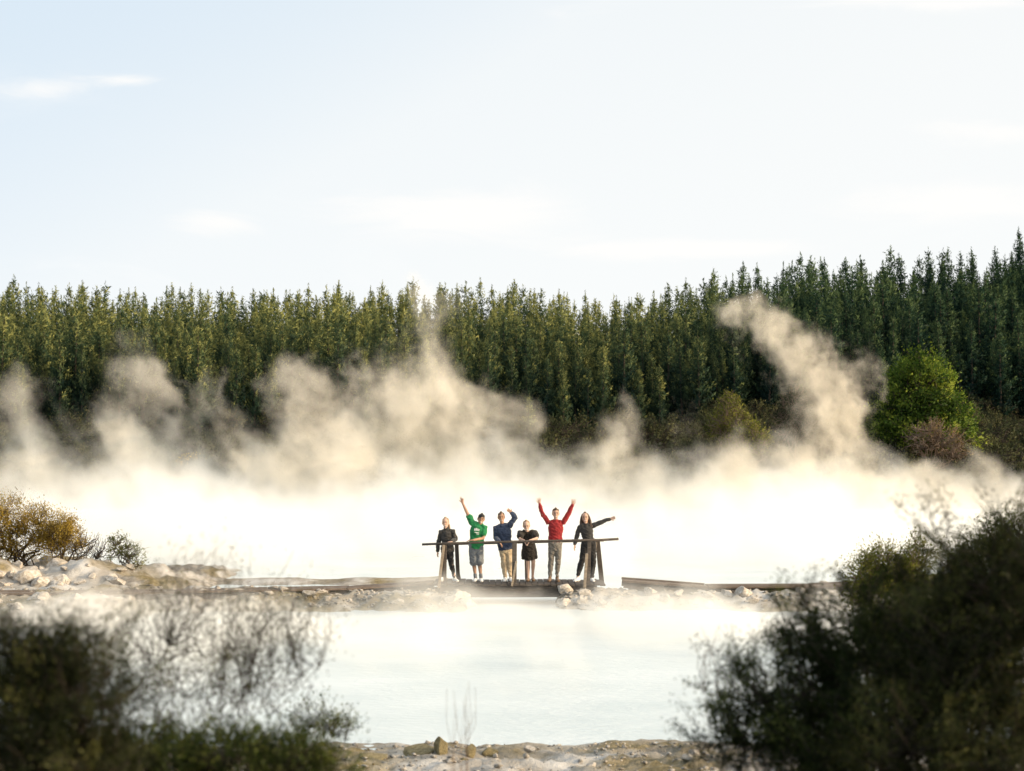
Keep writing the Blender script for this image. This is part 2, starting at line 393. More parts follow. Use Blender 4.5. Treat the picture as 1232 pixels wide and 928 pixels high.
# ------------------------------------------------------------------ pines
def pine_mesh(seed, dens=1.0):
    rs = np.random.default_rng(seed); H = PINE_H
    C, D, S, Z, NN = [], [], [], [], []
    z = 1.2; fat = .85 + .3 * rs.random()
    lean = rs.normal() * .015
    while z < H - .7:
        f = (z - 1.2) / (H - 1.2)
        r = (1.22 * min(1, (1 - f) * 1.45) ** .9 * (.75 + .45 * rs.random()) * (1 - .25 * f) + .10) * fat
        nb = int(max(3, 7 * dens * (1 - .45 * f) + rs.random() * 2))
        a0 = rs.random() * 6.28
        for k in range(nb):
            az = a0 + k * 6.28 / nb + rs.normal() * .3
            rr = r * (.62 + .6 * rs.random())
            o = np.array([math.cos(az), math.sin(az), 0])
            m = int(max(2, 2 + rr * 3.4 * dens))
            t = np.linspace(.25, 1, m)
            pts = o * (rr * t)[:, None]; pts[:, 2] = z + rr * (.10 * t + .55 * t ** 2.2) - .1
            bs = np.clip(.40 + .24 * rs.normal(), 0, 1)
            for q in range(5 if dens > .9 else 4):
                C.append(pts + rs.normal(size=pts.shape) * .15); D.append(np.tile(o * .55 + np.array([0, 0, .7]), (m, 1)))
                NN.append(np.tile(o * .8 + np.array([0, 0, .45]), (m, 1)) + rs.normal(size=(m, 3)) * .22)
                S.append(np.full(m, .42 - .12 * f)); Z.append(np.clip(bs * (.40 + .75 * t) + .66 * f - .34 + rs.normal(size=m) * .1, 0, 1))  # tips pale as young growth; low branches darkened to paint the forest's shadow
        z += .50 * (.75 + .5 * rs.random()) * (1 - .25 * f)
    zz = np.arange(H - 1.6, H, .10)
    C.append(np.stack([rs.normal(size=len(zz)) * .05, rs.normal(size=len(zz)) * .05, zz], 1)); D.append(np.tile([0, 0, 1.6], (len(zz), 1)))
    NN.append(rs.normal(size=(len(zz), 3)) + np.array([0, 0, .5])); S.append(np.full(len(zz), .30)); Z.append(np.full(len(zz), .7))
    c = np.concatenate(C); c[:, 0] += lean * c[:, 2]
    V, Fq = cards(c, np.concatenate(S) / (dens ** .5), rs, .26, axis_dir=np.concatenate(D))
    nn = np.concatenate(NN); V, Fq = orient(V, Fq, nn)
    tr = tubes([(np.array([[0, 0, -1.], [lean * 4, 0, 4], [lean * 8, 0, 8], [lean * H, 0, H - .4]]), [.17, .13, .07, .015])], 6)
    return (V, Fq, np.repeat(np.concatenate(Z), 4), nn), tr
pines = []
for i in range(7):
    cr, tr = pine_mesh(100 + i)
    e = empty('pine_tree'); tag(e, cat='pine tree')
    obj('trunk', mesh_from('pine_trunk', *tr, True), M['bark'], e)
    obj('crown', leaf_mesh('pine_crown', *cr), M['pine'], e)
    pines.append([e, False])
spots = []
rs = np.random.default_rng(21)
row = 0; y = 158.0
while y < 212:
    half = y * .385 + 5
    for x in np.arange(-half, half + 40, 2.05):
        xx = x + (row % 2) * 1.0 + rs.normal() * .55; yy = y + rs.normal() * .8 + 3.5 * fbm(xx * .05, 1.5)
        spots.append((xx, yy))
    y += 3.0; row += 1
spots.sort(key=lambda s: s[1])
inview = [s for s in spots if abs(s[0] / s[1]) < .372]
ind = inview[:296]
rest = inview[296:] + [s for s in spots if s[0] / s[1] >= .372 and rs.random() < .6]
def pine_scale(x, y):
    t = np.clip((y - 157) / 43, 0, 1)
    return (.66 + .12 * t) + .48 * rs.random() ** 1.3
def place(proto, loc, rz, sc, label, group):
    if not proto[1]:
        o = proto[0]; proto[1] = True
        o.location = loc; o.rotation_euler = (0, 0, rz); o.scale = sc; o['label'] = label; o['group'] = group
        return o
    return copy_tree(proto[0], loc, rz, sc, label, group)
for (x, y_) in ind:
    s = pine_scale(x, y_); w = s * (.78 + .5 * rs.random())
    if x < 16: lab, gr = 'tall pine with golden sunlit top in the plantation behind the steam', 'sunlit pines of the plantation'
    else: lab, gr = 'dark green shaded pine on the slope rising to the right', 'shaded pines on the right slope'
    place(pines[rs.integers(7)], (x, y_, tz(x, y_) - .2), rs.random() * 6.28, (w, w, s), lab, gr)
# the back rows
FV, FF, FA, FN, off = [], [], [], [], 0
low = [pine_mesh(300 + i, .55)[0] for i in range(6)]
for (x, y_) in rest:
    v, f, a, nv = low[rs.integers(6)]; nv = np.repeat(nv, 4, 0)
    s = pine_scale(x, y_); w = s * (.78 + .5 * rs.random()); an = rs.random() * 6.28; c, sn = math.cos(an), math.sin(an)
    vv = np.stack([(v[:, 0] * c - v[:, 1] * sn) * w + x, (v[:, 0] * sn + v[:, 1] * c) * w + y_, v[:, 2] * s + tz(x, y_) - .2], 1)
    FN.append(np.stack([nv[:, 0] * c - nv[:, 1] * sn, nv[:, 0] * sn + nv[:, 1] * c, nv[:, 2]], 1)); FV.append(vv); FF.append(f + off); FA.append(np.clip(a + (rs.random() - .5) * .3, 0, 1)); off += len(v)
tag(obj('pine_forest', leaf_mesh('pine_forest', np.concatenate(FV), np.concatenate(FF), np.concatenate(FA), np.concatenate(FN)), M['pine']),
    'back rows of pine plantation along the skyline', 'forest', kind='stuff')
lp = P(634, 532, 143); cr, tr = pine_mesh(140)
e = empty('pine_tree', (lp[0], 143, tz(lp[0], 143) - .1)); e.scale = (.75, .75, .55)
tag(e, 'small lone young pine standing in front of the plantation, behind the bridge', 'pine tree')
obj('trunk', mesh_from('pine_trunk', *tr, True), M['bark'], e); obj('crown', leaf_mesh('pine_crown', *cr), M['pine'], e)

# ------------------------------------------------------------------ lakeshore scrub
protos = []
for i in range(8):
    rs2 = np.random.default_rng(500 + i)
    bl = [((rs2.normal() * .7, rs2.normal() * .6, .9 + .5 * rs2.random()), (1.0 + .4 * rs2.random(), 1.0, .8 + .4 * rs2.random())) for _ in range(4)]
    e = empty('scrub_bush')
    wood, lf = plant(900 + i, (0, 0, 0), bl, 170, .5, 16, .17, trunk_r=.06, n_main=6, twig_r=.012, stems=3, spread=.5, upward=.5)
    obj('stems', mesh_from('scrub_stems', *wood, True), M['twig'], e)
    obj('crown', leaf_mesh('scrub_crown', *lf), M['scrub'], e)
    tag(e, cat='bush'); protos.append([e, False])
rs = np.random.default_rng(31)
ns = 0
for yrow in (101, 104.5, 108.5, 113, 118, 124, 131, 139, 147, 154):
    st = 3.1 * (yrow / 100) ** 1.25
    half = yrow * .375
    for x in np.arange(-half, half, st):
        xx = x + rs.normal() * .8; yy = yrow + rs.normal() * 1.6
        if rs.random() < .10: continue
        s = .75 + .65 * rs.random()
        place(protos[rs.integers(8)], (xx, yy, tz(xx, yy) - .1), rs.random() * 6.28, (s * 1.15, s * 1.1, s * (.9 + .35 * rs.random())),
              'rounded olive brown scrub bush on the far lakeshore below the pines', 'scrub bushes on the far lakeshore'); ns += 1
        if ns >= 290: break

# ------------------------------------------------------------------ broadleaf tree and its neighbours
def B(px, py, Y, rpx, rpy, rd=None):
    p = P(px, py, Y); k = Y / F
    return (p, (rpx * k, (rd if rd else (rpx + rpy) / 2 * k), rpy * k))
Y0 = 112
b0 = P(1112, 556, Y0); b0[2] = tz(b0[0], Y0) - .1
put_plant('broadleaf_tree', 'rounded bright green broadleaf tree beside the tall leaning steam plume', 'tree', b0, 'broad', 'bark',
          [B(1108, 475, Y0, 40, 36), B(1088, 500, Y0, 34, 36), B(1136, 508, Y0, 32, 34), B(1108, 455, Y0, 24, 22), B(1072, 528, Y0, 24, 24), B(1150, 530, Y0, 20, 22), B(1112, 525, Y0 - 1.5, 40, 26)],
          seed=41, n_spray=800, spray_len=.95, n_leaf=64, leaf=.21, trunk_r=.22, n_main=14, twig_r=.02, spread=.52, aspect=.6, shell=.65)
Y0 = 105
b0 = P(1128, 556, Y0); b0[2] = tz(b0[0], Y0) - .1
put_plant('dry_bush', 'brown half bare bush with yellow sprigs in front of the broadleaf tree', 'bush', b0, 'brownbush', 'paletwig',
          [B(1112, 530, Y0, 18, 17), B(1138, 532, Y0, 20, 18), B(1122, 518, Y0, 14, 10), B(1150, 545, Y0, 14, 10)],
          seed=42, n_spray=260, spray_len=.6, n_leaf=14, leaf=.13, trunk_r=.06, n_main=9, twig_r=.02, stems=4, spread=.5, bare=.25)
for (cx, cy, rx, ry, Y0, mat, lab, sd) in (
        (878, 500, 26, 26, 112, 'lime', 'yellow green shrub on the far shore left of the tall plume', 43),
        (955, 495, 30, 34, 116, 'scrub', 'olive round crowned shrub directly behind the tall leaning plume', 44),
        (900, 528, 28, 20, 106, 'lime', 'wide pale yellow shrub low on the far shore below the yellow green one', 45),
        (228, 570, 34, 20, 112, 'gold', 'golden bush showing through the steam above the left shore', 46)):
    b0 = P(cx, cy + ry + 14, Y0); b0[2] = tz(b0[0], Y0) - .1
    put_plant('shore_shrub', lab, 'shrub', b0, mat, 'paletwig', [B(cx, cy, Y0, rx * .7, ry * .7), B(cx - rx * .4, cy + ry * .5, Y0, rx * .6, ry * .6), B(cx + rx * .4, cy + ry * .4, Y0, rx * .6, ry * .6), B(cx, cy - ry * .5, Y0, rx * .4, ry * .4)],
              seed=sd, n_spray=330, spray_len=.6, n_leaf=16, leaf=.16, trunk_r=.07, n_main=8, twig_r=.015, stems=3, spread=.5)

# ------------------------------------------------------------------ golden shrubs on the left shore
def shoreplant(name, label, cx, by, Y, blobs, mat, woodmat, **kw):
    b0 = P(cx, by, Y); b0[2] = tz(b0[0], Y) - .04
    return put_plant(name, label, 'tree', b0, mat, woodmat, blobs, **kw)
Y1 = 40.2
shoreplant('golden_tree', 'largest golden leaved twisted tree on the left shore', 22, 692, Y1,
           [B(10, 622, Y1, 30, 20), B(48, 636, Y1, 30, 20), B(-16, 626, Y1, 28, 24), B(30, 655, Y1, 30, 16), B(72, 648, Y1, 16, 18), B(-5, 665, Y1, 26, 16)],
           'gold', 'bark', seed=51, n_spray=360, spray_len=.30, n_leaf=76, leaf=.048, trunk_r=.05, n_main=13, twig_r=.005, spread=.6, shell=.5)
Y1 = 39.8
shoreplant('golden_tree', 'slim golden tree with dark bent trunk right of the largest one', 78, 698, Y1,
           [B(74, 640, Y1, 18, 14), B(88, 652, Y1, 14, 12), B(62, 655, Y1, 14, 10)],
           'gold', 'bark', seed=52, n_spray=110, spray_len=.26, n_leaf=60, leaf=.048, trunk_r=.04, n_main=7, twig_r=.005, spread=.6)
Y1 = 40.0
shoreplant('bare_shrub', 'almost leafless twiggy shrub between the golden trees', 100, 696, Y1,
           [B(104, 660, Y1, 18, 16), B(118, 668, Y1, 14, 12), B(94, 675, Y1, 16, 10)],
           'gold', 'bark', seed=53, n_spray=150, spray_len=.22, n_leaf=5, leaf=.035, trunk_r=.035, n_main=9, twig_r=.006, stems=3, spread=.5, bare=.5)
Y1 = 39.6
shoreplant('golden_tree', 'small forked tree with sparse olive crown at the right end of the left shore', 156, 699, Y1,
           [B(143, 655, Y1, 14, 9), B(156, 664, Y1, 14, 9), B(164, 676, Y1, 9, 8), B(136, 666, Y1, 9, 7)],
           'lime', 'bark', seed=54, n_spray=130, spray_len=.16, n_leaf=20, leaf=.045, trunk_r=.032, n_main=7, twig_r=.005, spread=.6)

# ------------------------------------------------------------------ rocks
def rock_mesh(seed, sub=3, sharp=.35):
    import bmesh
    bm = bmesh.new(); bmesh.ops.create_icosphere(bm, subdivisions=sub, radius=1)
    rs = np.random.default_rng(seed)
    pl = rs.normal(size=(16, 3)); pl /= np.linalg.norm(pl, axis=1, keepdims=True); dd = .40 + .36 * rs.random(16)
    v = np.array([w.co[:] for w in bm.verts])
    for n, d in zip(pl, dd):
        k = v @ n; v = v - np.maximum(k - d, 0)[:, None] * n * .9
    q = v * 2.2 + rs.random(3) * 50
    v = v * (1 + .22 * fbm(q[:, 0] + q[:, 2] * .7, q[:, 1] + q[:, 2] * .5, 3))[:, None]
    fcs = [tuple(w.index for w in f.verts) for f in bm.faces]; bm.free()
    v = v * (1 / np.abs(v).max(0)); return mesh_from('rock', v, fcs, False)
rocks = [rock_mesh(70 + i) for i in range(8)]
for r_ in rocks: r_.materials.append(M['rock'])
rs = np.random.default_rng(61)
def rock(x, y, sx, sy, sz, label, group=None, me=None, sink=.3, mat=None):
    o = bpy.data.objects.new('rock', me or rocks[rs.integers(8)]); COL.objects.link(o)
    o.location = (x, y, max(tz(x, y), -.05) + sz * (1 - sink) - sz * .35); o.scale = (sx, sy, sz); o.rotation_euler = (rs.normal() * .15, rs.normal() * .15, rs.random() * 6.28)
    tag(o, label, 'rock', group); return o
for k in range(46):
    x = -11 + rs.random() * 8.6; y = 35.3 + rs.random() * 1.0; s = .04 + .11 * rs.random() ** 2.5
    rock(x, y, s * (.9 + .8 * rs.random()), s, s * (.5 + .5 * rs.random()), 'pale rock on the causeway slope left of the bridge', 'rocks left of the bridge')
for k in range(46):
    x = 2.2 + rs.random() * 7.4; y = 35.2 + rs.random() * 1.2; s = .04 + .12 * rs.random() ** 2.5
    rock(x, y, s * (.9 + .8 * rs.random()), s, s * (.5 + .5 * rs.random()), 'pale rock on the causeway slope right of the bridge', 'rocks right of the bridge')
for k in range(16):
    sd = -1 if k % 2 else 1
    x = sd * (1.05 + .75 * rs.random()) + .05; y = 35.3 + rs.random() * .9; s = .09 + .13 * rs.random()
    rock(x, y, s * 1.2, s, s * .8, 'rock of the abutment under the bridge end', 'abutment rocks under the bridge')
for (px, py, Y, s, lab) in ((465, 703, 37.9, .17, 'white upright rock behind the boardwalk end left of the bridge'), (492, 702, 37.9, .14, 'smaller white rock next to the bridge left end'),
                            (892, 713, 35.9, .22, 'largest cracked rock under the right hand boardwalk'), (233, 724, 34.6, .22, 'white boulder lying just below the left hand boardwalk'),
                            (990, 691, 41.5, .16, 'lone dark rock standing in the lake at the right')):
    q = P(px, py, Y); rock(q[0], Y, s * 1.15, s, s * .9, lab, None)
for k in range(26):
    x = -14 + rs.random() * 4.6; y = 32.6 + rs.random() * 3; s = .07 + .2 * rs.random() ** 2
    rock(x, y, s * 1.2, s, s * .7, 'whitish rock scattered on the left shore below the boardwalk', 'rocks on the left shore')
for k in range(34):
    a = k % 2; q = P(-5 + 50 * rs.random(), 712, 38.6) if a else P(55 + 110 * rs.random(), 708, 38.8)
    x = q[0] + rs.normal() * .15; y = q[1] + (rs.random() - .5) * 2.0; s = .10 + .22 * rs.random() ** 1.6
    rock(x, y, s * (.9 + .6 * rs.random()), s, s * (.5 + .5 * rs.random()), 'rough white sinter boulder heaped under the golden trees', 'white sinter boulders under the golden trees', None, .45)
och = rock_mesh(88); och.materials.append(M['ochrerock'])
och2 = rock_mesh(89); och2.materials.append(M['ochrerock'])
for (px, py, Y, sx, sz, lab, me) in ((531, 893, 17.9, .115, .20, 'larger ochre upright rock at the near pool edge', och), (565, 898, 17.9, .085, .12, 'smaller pointed ochre rock at the near pool edge', och2),
                                     (500, 903, 18.0, .28, .06, 'broad flat ochre rock left of the upright ones', och2), (440, 910, 17.6, .40, .11, 'lumpy brown rock outcrop at the near shore by the bushes', och)):
    q = P(px, py, Y)
    rock(q[0], Y, sx, sx * .8, sz, lab, None, me)
for k in range(70):
    x = -4.6 + rs.random() * 8.6; y = 15.6 + 3.0 * rs.random(); s = .022 + .075 * rs.random() ** 2.2
    pale = x > .3 + rs.normal() * .8
    rock(x, y, s * (.9 + .8 * rs.random()), s, s * (.45 + .45 * rs.random()), 'grey stone lying on the pale gravel of the near shore' if pale else 'brown ochre stone lying on the crusted near shore',
         'grey stones of the near shore' if pale else 'ochre stones of the near shore', None if pale else (och, och2)[k % 2], .4)
# loose gravel of the near shore
import bmesh
bm = bmesh.new(); bmesh.ops.create_icosphere(bm, subdivisions=1, radius=1)
iv = np.array([w.co[:] for w in bm.verts]); ifc = np.array([[w.index for w in f.verts] for f in bm.faces]); bm.free()
GV, GF, off = [], [], 0
for k in range(9200):
    x, y = (rs.random() * 13 - 5.2, 14.6 + rs.random() * 4.3) if k < 5200 else (rs.random() * 25 - 14, 34.9 + rs.random() * 2.0 - (rs.random() < .12) * 2)
    GV.append((x, y)); 
gxy = np.array(GV); gz = terr(gxy[:, 0], gxy[:, 1]); GV = []
for (x, y), z in zip(gxy, gz):
    if z < -.02: continue
    if fbm(np.array([x * .5]), np.array([y * .5]))[0] < -.12 and rs.random() < .75: continue
    s = (.008 + .034 * rs.random() ** 4) if y < 20 else (.015 + .05 * rs.random() ** 3)
    v = iv * (1 + .35 * rs.normal(size=(len(iv), 1)) * .8) * np.array([s * (1 + .8 * rs.random()), s, s * (.35 + .4 * rs.random())])
    an = rs.random() * 6.28; c, sn = math.cos(an), math.sin(an)
    GV.append(np.stack([v[:, 0] * c - v[:, 1] * sn + x, v[:, 0] * sn + v[:, 1] * c + y, v[:, 2] + z + s * .3], 1)); GF.append(ifc + off); off += len(iv)
tag(obj('gravel', mesh_from('gravel', np.concatenate(GV), np.concatenate(GF)), M['gravel']), 'grey white gravel strewn over the near shore and the causeway', 'gravel', kind='stuff')

# ------------------------------------------------------------------ footbridge
YF, YB = 36.35, 37.65
DECK = .52
xl, xr = P(521, 702, YF)[0], P(727, 702, YF)[0]
br = empty('footbridge', ((xl + xr) / 2, 37, DECK)); tag(br, 'weathered wooden footbridge with pole handrails carrying six people', 'footbridge')
def bpart(name, mb, mat='wood', bev=.006):
    me = mb.mesh(name); me.transform(Matrix.Translation(-Vector(br.location)))
    return bevel(obj(name, me, M[mat], br), bev)
mb = MB(); x = xl; rs = np.random.default_rng(9)
while x < xr:
    w = .135 + rs.random() * .02
    ya = YF - .05 - rs.random() * .06; yb = YB + .05 + rs.random() * .06; dz = rs.normal() * .006
    mb.bar((x + w / 2, ya, DECK - .022 + dz), (x + w / 2, yb, DECK - .022 + dz + rs.normal() * .004), w, .045); x += w + .012
bpart('deck', mb, 'wooddark')
for yy in (YF + .03, YB - .03):
    mb = MB(); mb.bar((xl + .15, yy, DECK - .20), (xr - .18, yy, DECK - .19), .12, .28); bpart('beam', mb, 'wooddark', .012)
mb = MB(); mb.bar((xl + .9, 37, DECK - .21), (xr - 1.0, 37, DECK - .21), .12, .26); bpart('beam', mb, 'wooddark', .012)
def pole(pts, r, name, mat='wooddark'):
    V, Fq = tubes([(np.array(pts, float), r)], 8)
    k = 8; n = len(V)
    fl = [tuple(f) for f in Fq] + [tuple(range(k - 1, -1, -1)), tuple(range(n - k, n))]
    me = mesh_from(name, V, fl, True); me.transform(Matrix.Translation(-Vector(br.location)))
    return obj(name, me, M[mat], br)
def CP(cx, cy, Y): return P(490 + cx / 4.4, 580 + cy / 4.4, Y)
def rail(pts, Y, r, name):
    q = [CP(cx, cy, Y) for cx, cy in pts]; return pole(q, [r] * len(q), name)
rail([(78, 331), (240, 324), (420, 320), (600, 315), (760, 312), (900, 309), (1066, 306)], YF - .08, .029, 'handrail')
rail([(1030, 307.5), (1066, 305), (1118, 302)], YF - .02, .033, 'handrail')
q0 = CP(150, 327, YB); q1 = CP(1040, 306, YB)
for z_ in (q0, q1): z_[2] -= .015
pole([q0, (q0 + q1) / 2, q1], [.034] * 3, 'handrail')
def post(cx0, cy0, cx1, cy1, Y, w, name='post', mat='wooddark'):
    a = CP(cx1, cy1, Y); b = CP(cx0, cy0, Y)
    mb = MB(); mb.bar(a, b, w, w, up=(0, 1, 0)); return bpart(name, mb, 'palewood' if name == 'brace' else mat)
post(201, 326, 199, 552, YF - .03, .08); post(193, 334, 166, 560, YF - .10, .07, 'brace')
post(568, 318, 566, 545, YF - .03, .12); post(577, 420, 553, 552, YF - .10, .055, 'brace')
post(964, 310, 958, 545, YF - .03, .09); post(950, 380, 938, 560, YF - .10, .07, 'brace')
post(261, 326, 270, 530, YB, .10, 'post', 'wooddark'); post(262, 420, 283, 535, YB + .06, .05, 'brace')
post(629, 330, 634, 530, YB, .10, 'post', 'wooddark')
post(1007, 312, 1030, 535, YB, .12, 'post', 'wooddark'); post(1000, 320, 975, 470, YB - .05, .06, 'brace')
for xx in (xl + .25, xr - .28):
    mb = MB(); mb.bar((xx, YF - .18, DECK - .40), (xx, YB + .18, DECK - .40), .22, .16); bpart('sill_log', mb, 'wooddark', .02)

# ------------------------------------------------------------------ boardwalks
def boardwalk(label, pts, width, seed):
    rs = np.random.default_rng(seed)
    q = [P(a, b, Y) for a, b, Y in pts]
    e = empty('boardwalk', tuple(q[0])); tag(e, label, 'boardwalk')
    org = Vector(e.location)
    L = [0]
    for i in range(1, len(q)): L.append(L[-1] + np.linalg.norm(q[i] - q[i - 1]))
    def at(s): return np.array([np.interp(s, L, [p[k] for p in q]) for k in range(3)])
    mb = MB(); s = 0
    while s < L[-1] - 2:
        ln = 1.9 + rs.random() * 1.0
        for j in range(4):
            o = np.array([0, j * width / 4, rs.normal() * .008])
            a = at(s) + o; b = at(min(s + ln - .02, L[-1])) + o
            mb.bar(a, b, width / 4 - .015, .05)
        s += ln
    me = mb.mesh('planks'); me.transform(Matrix.Translation(-org)); bevel(obj('planks', me, M['wood'], e), .005)
    mb = MB()
    for i in range(len(q) - 1):
        for o in (-.02, width - .22):
            mb.bar(q[i] + np.array([0, o, -.115]), q[i + 1] + np.array([0, o, -.115]), .07, .13)
    me = mb.mesh('bearer'); me.transform(Matrix.Translation(-org)); obj('bearer', me, M['wooddark'], e)
    s = .6
    while s < L[-1]:
        p = at(s); mb = MB(); g = min(tz(p[0], p[1]), p[2] - .25)
        mb.bar((p[0], p[1] + .08, g - .1), (p[0], p[1] + .08, p[2] - .03), .12, .12, up=(0, 1, 0))
        me = mb.mesh('stump'); me.transform(Matrix.Translation(-org)); obj('stump', me, M['wooddark'], e); s += 1.7 + rs.random() * .8
boardwalk('long low plank boardwalk running from the left shore to the bridge', [(-60, 715, 35.3), (60, 715, 35.4), (160, 714, 35.6), (300, 711, 35.9), (400, 710, 36.2), (470, 705, 36.5), (521, 702, 36.6)], .85, 1)
boardwalk('sagging plank boardwalk leading from the bridge to the right shore', [(750, 699, 36.6), (800, 704, 36.5), (850, 706.5, 36.4), (910, 707.5, 36.3), (980, 706, 36.2), (1040, 702, 36.1), (1130, 700, 36.0)], .8, 2)

# ------------------------------------------------------------------ people
def mat_cloth(name, c, rough=.85):
    a = tuple(v * .8 for v in c); b = tuple(min(1, v * 1.2) for v in c)
    return surf(name, [(.3, a), (.7, b)], 12, rough, .35, 30, spec=.2, sheen=.15)
SK = {k: surf('skin_' + k, [(.3, tuple(v * .92 for v in c)), (.7, c)], 20, .55, .05, spec=.35) for k, c in
      dict(fair=(.47, .295, .215), tan=(.36, .21, .135), brown=(.28, .155, .095), pale=(.50, .33, .25)).items()}
def ring_loft(pts, rad, side=(1, 0, 0), n=14, cap=True, flat=False):
    pts = [np.asarray(p, float) for p in pts]; rad = [((r, r) if np.isscalar(r) else tuple(r)) for r in rad]
    if cap:
        t0 = pts[0] - pts[1]; t0 /= np.linalg.norm(t0); t1 = pts[-1] - pts[-2]; t1 /= np.linalg.norm(t1)
        r0 = min(rad[0]); r1 = min(rad[-1])
        pre = [(pts[0] + t0 * r0 * h, tuple(x * k for x in rad[0])) for h, k in ((.92, .3), (.75, .66), (.42, .9))] if not flat else [(pts[0] + t0 * .012, tuple(x * .9 for x in rad[0]))]
        suf = [(pts[-1] + t1 * r1 * h, tuple(x * k for x in rad[-1])) for h, k in ((.42, .9), (.75, .66), (.92, .3))]
        pts = [p for p, _ in pre] + pts + [p for p, _ in suf]; rad = [r for _, r in pre] + rad + [r for _, r in suf]
    A = np.array(pts); T = np.gradient(A, axis=0); T /= np.linalg.norm(T, axis=1, keepdims=True) + 1e-9
    V = []
    for p, t, (a, b) in zip(A, T, rad):
        s = np.asarray(side, float); s = s - s.dot(t) * t
        if np.linalg.norm(s) < .2: s = np.array([0, 1., 0]) - t[1] * t
        s /= np.linalg.norm(s); f = np.cross(t, s)
        for k in range(n):
            g = 2 * math.pi * k / n; V.append(p + a * math.cos(g) * s + b * math.sin(g) * f)
    Fc = []; m = len(A)
    for i in range(m - 1):
        for k in range(n):
            k2 = (k + 1) % n; Fc.append((i * n + k, i * n + k2, (i + 1) * n + k2, (i + 1) * n + k))
    Fc.append(tuple(range(n - 1, -1, -1))); Fc.append(tuple(range((m - 1) * n, m * n)))
    return V, Fc
def ball(c, r, n=12):
    c = np.asarray(c, float); r = np.asarray(r if not np.isscalar(r) else (r, r, r), float)
    V, Fc = [], []; m = 8
    for i in range(1, m):
        th = math.pi * i / m
        for k in range(n):
            g = 2 * math.pi * k / n; V.append(c + r * np.array([math.sin(th) * math.cos(g), math.sin(th) * math.sin(g), math.cos(th)]))
    V.append(c + r * np.array([0, 0, 1])); V.append(c - r * np.array([0, 0, 1])); a = len(V) - 2
    for i in range(m - 2):
        for k in range(n):
            k2 = (k + 1) % n; Fc.append((i * n + k, (i + 1) * n + k, (i + 1) * n + k2, i * n + k2))
    for k in range(n):
        k2 = (k + 1) % n; Fc.append((a, k, k2)); Fc.append((a + 1, (m - 2) * n + k2, (m - 2) * n + k))
    return V, Fc
def fuse(name, shapes, mat, parent, vox=.008, smooth=3, wrinkle=0):
    """one continuous skin around all the shapes"""
    mb = MB()
    for s in shapes: mb.add(*s)
    me = mb.mesh(name); me.transform(Matrix.Translation(-Vector(parent.location)))
    o = bpy.data.objects.new(name, me); COL.objects.link(o)
    r = o.modifiers.new('remesh', 'REMESH'); r.mode = 'VOXEL'; r.voxel_size = vox; r.use_smooth_shade = True
    s = o.modifiers.new('smooth', 'SMOOTH'); s.factor = .5; s.iterations = smooth
    bpy.context.view_layer.update()
    dg = bpy.context.evaluated_depsgraph_get()
    m2 = bpy.data.meshes.new_from_object(o.evaluated_get(dg))
    o.modifiers.clear(); o.data = m2; bpy.data.meshes.remove(me)
    if wrinkle:
        n = len(m2.vertices); co = np.empty(n * 3); no = np.empty(n * 3)
        m2.vertices.foreach_get('co', co); m2.vertices.foreach_get('normal', no); co = co.reshape(-1, 3); no = no.reshape(-1, 3)
        w_ = fbm(co[:, 0] * 9 + co[:, 2] * 5 + 31, co[:, 2] * 11 - co[:, 1] * 7 + 7, 3)
        w_ = np.abs(w_) * 2 - .5
        co = co - no * (w_ * wrinkle)[:, None]; m2.vertices.foreach_set('co', co.ravel()); m2.update()
    m2.polygons.foreach_set('use_smooth', [True] * len(m2.polygons))
    m2.materials.clear(); m2.materials.append(mat)
    o.parent = parent
    return o
def hand_shapes(w, d, palm_n, sz=1.0, spread=.22, curl=0.15, thumb_side=1, point=False):
    """w wrist point, d hand direction, palm_n the way the palm faces"""
    d = d / np.linalg.norm(d); n = palm_n - palm_n.dot(d) * d; n /= np.linalg.norm(n); s = np.cross(d, n) * thumb_side
    S = []
    S.append(ring_loft([w - d * .02, w + d * .03 * sz, w + d * .085 * sz], [(.026 * sz, .021 * sz), (.036 * sz, .017 * sz), (.042 * sz, .015 * sz)], side=s, n=12))
    for i, (o, ln) in enumerate(((.031, .072), (.010, .080), (-.011, .075), (-.031, .058))):
        k = w + d * .088 * sz + s * o * sz
        a = (o / .031) * spread
        fd = d * math.cos(a) + s * math.sin(a)
        c = curl
        if point and i >= 2: c = 1.35
        p1 = k + (fd * math.cos(c * .4) + n * math.sin(c * .4)) * ln * sz * .45
        p2 = p1 + (fd * math.cos(c) + n * math.sin(c)) * ln * sz * .32
        p3 = p2 + (fd * math.cos(c * 1.7) + n * math.sin(c * 1.7)) * ln * sz * .26
        S.append(ring_loft([k - fd * .02, p1, p2, p3], [.0100 * sz, .0092 * sz, .0088 * sz, .0078 * sz], side=s, n=8))
    b = w + d * .03 * sz + s * .03 * sz
    td = (d * .72 + s * .68 + n * .15); td /= np.linalg.norm(td)
    t2 = b + td * .045 * sz; t3 = t2 + (td * .75 + d * .35) * .034 * sz
    S.append(ring_loft([w + d * .015 * sz + s * .012, b, t2, t3], [.014 * sz, .0125 * sz, .0105 * sz, .009 * sz], side=n, n=8))
    return S
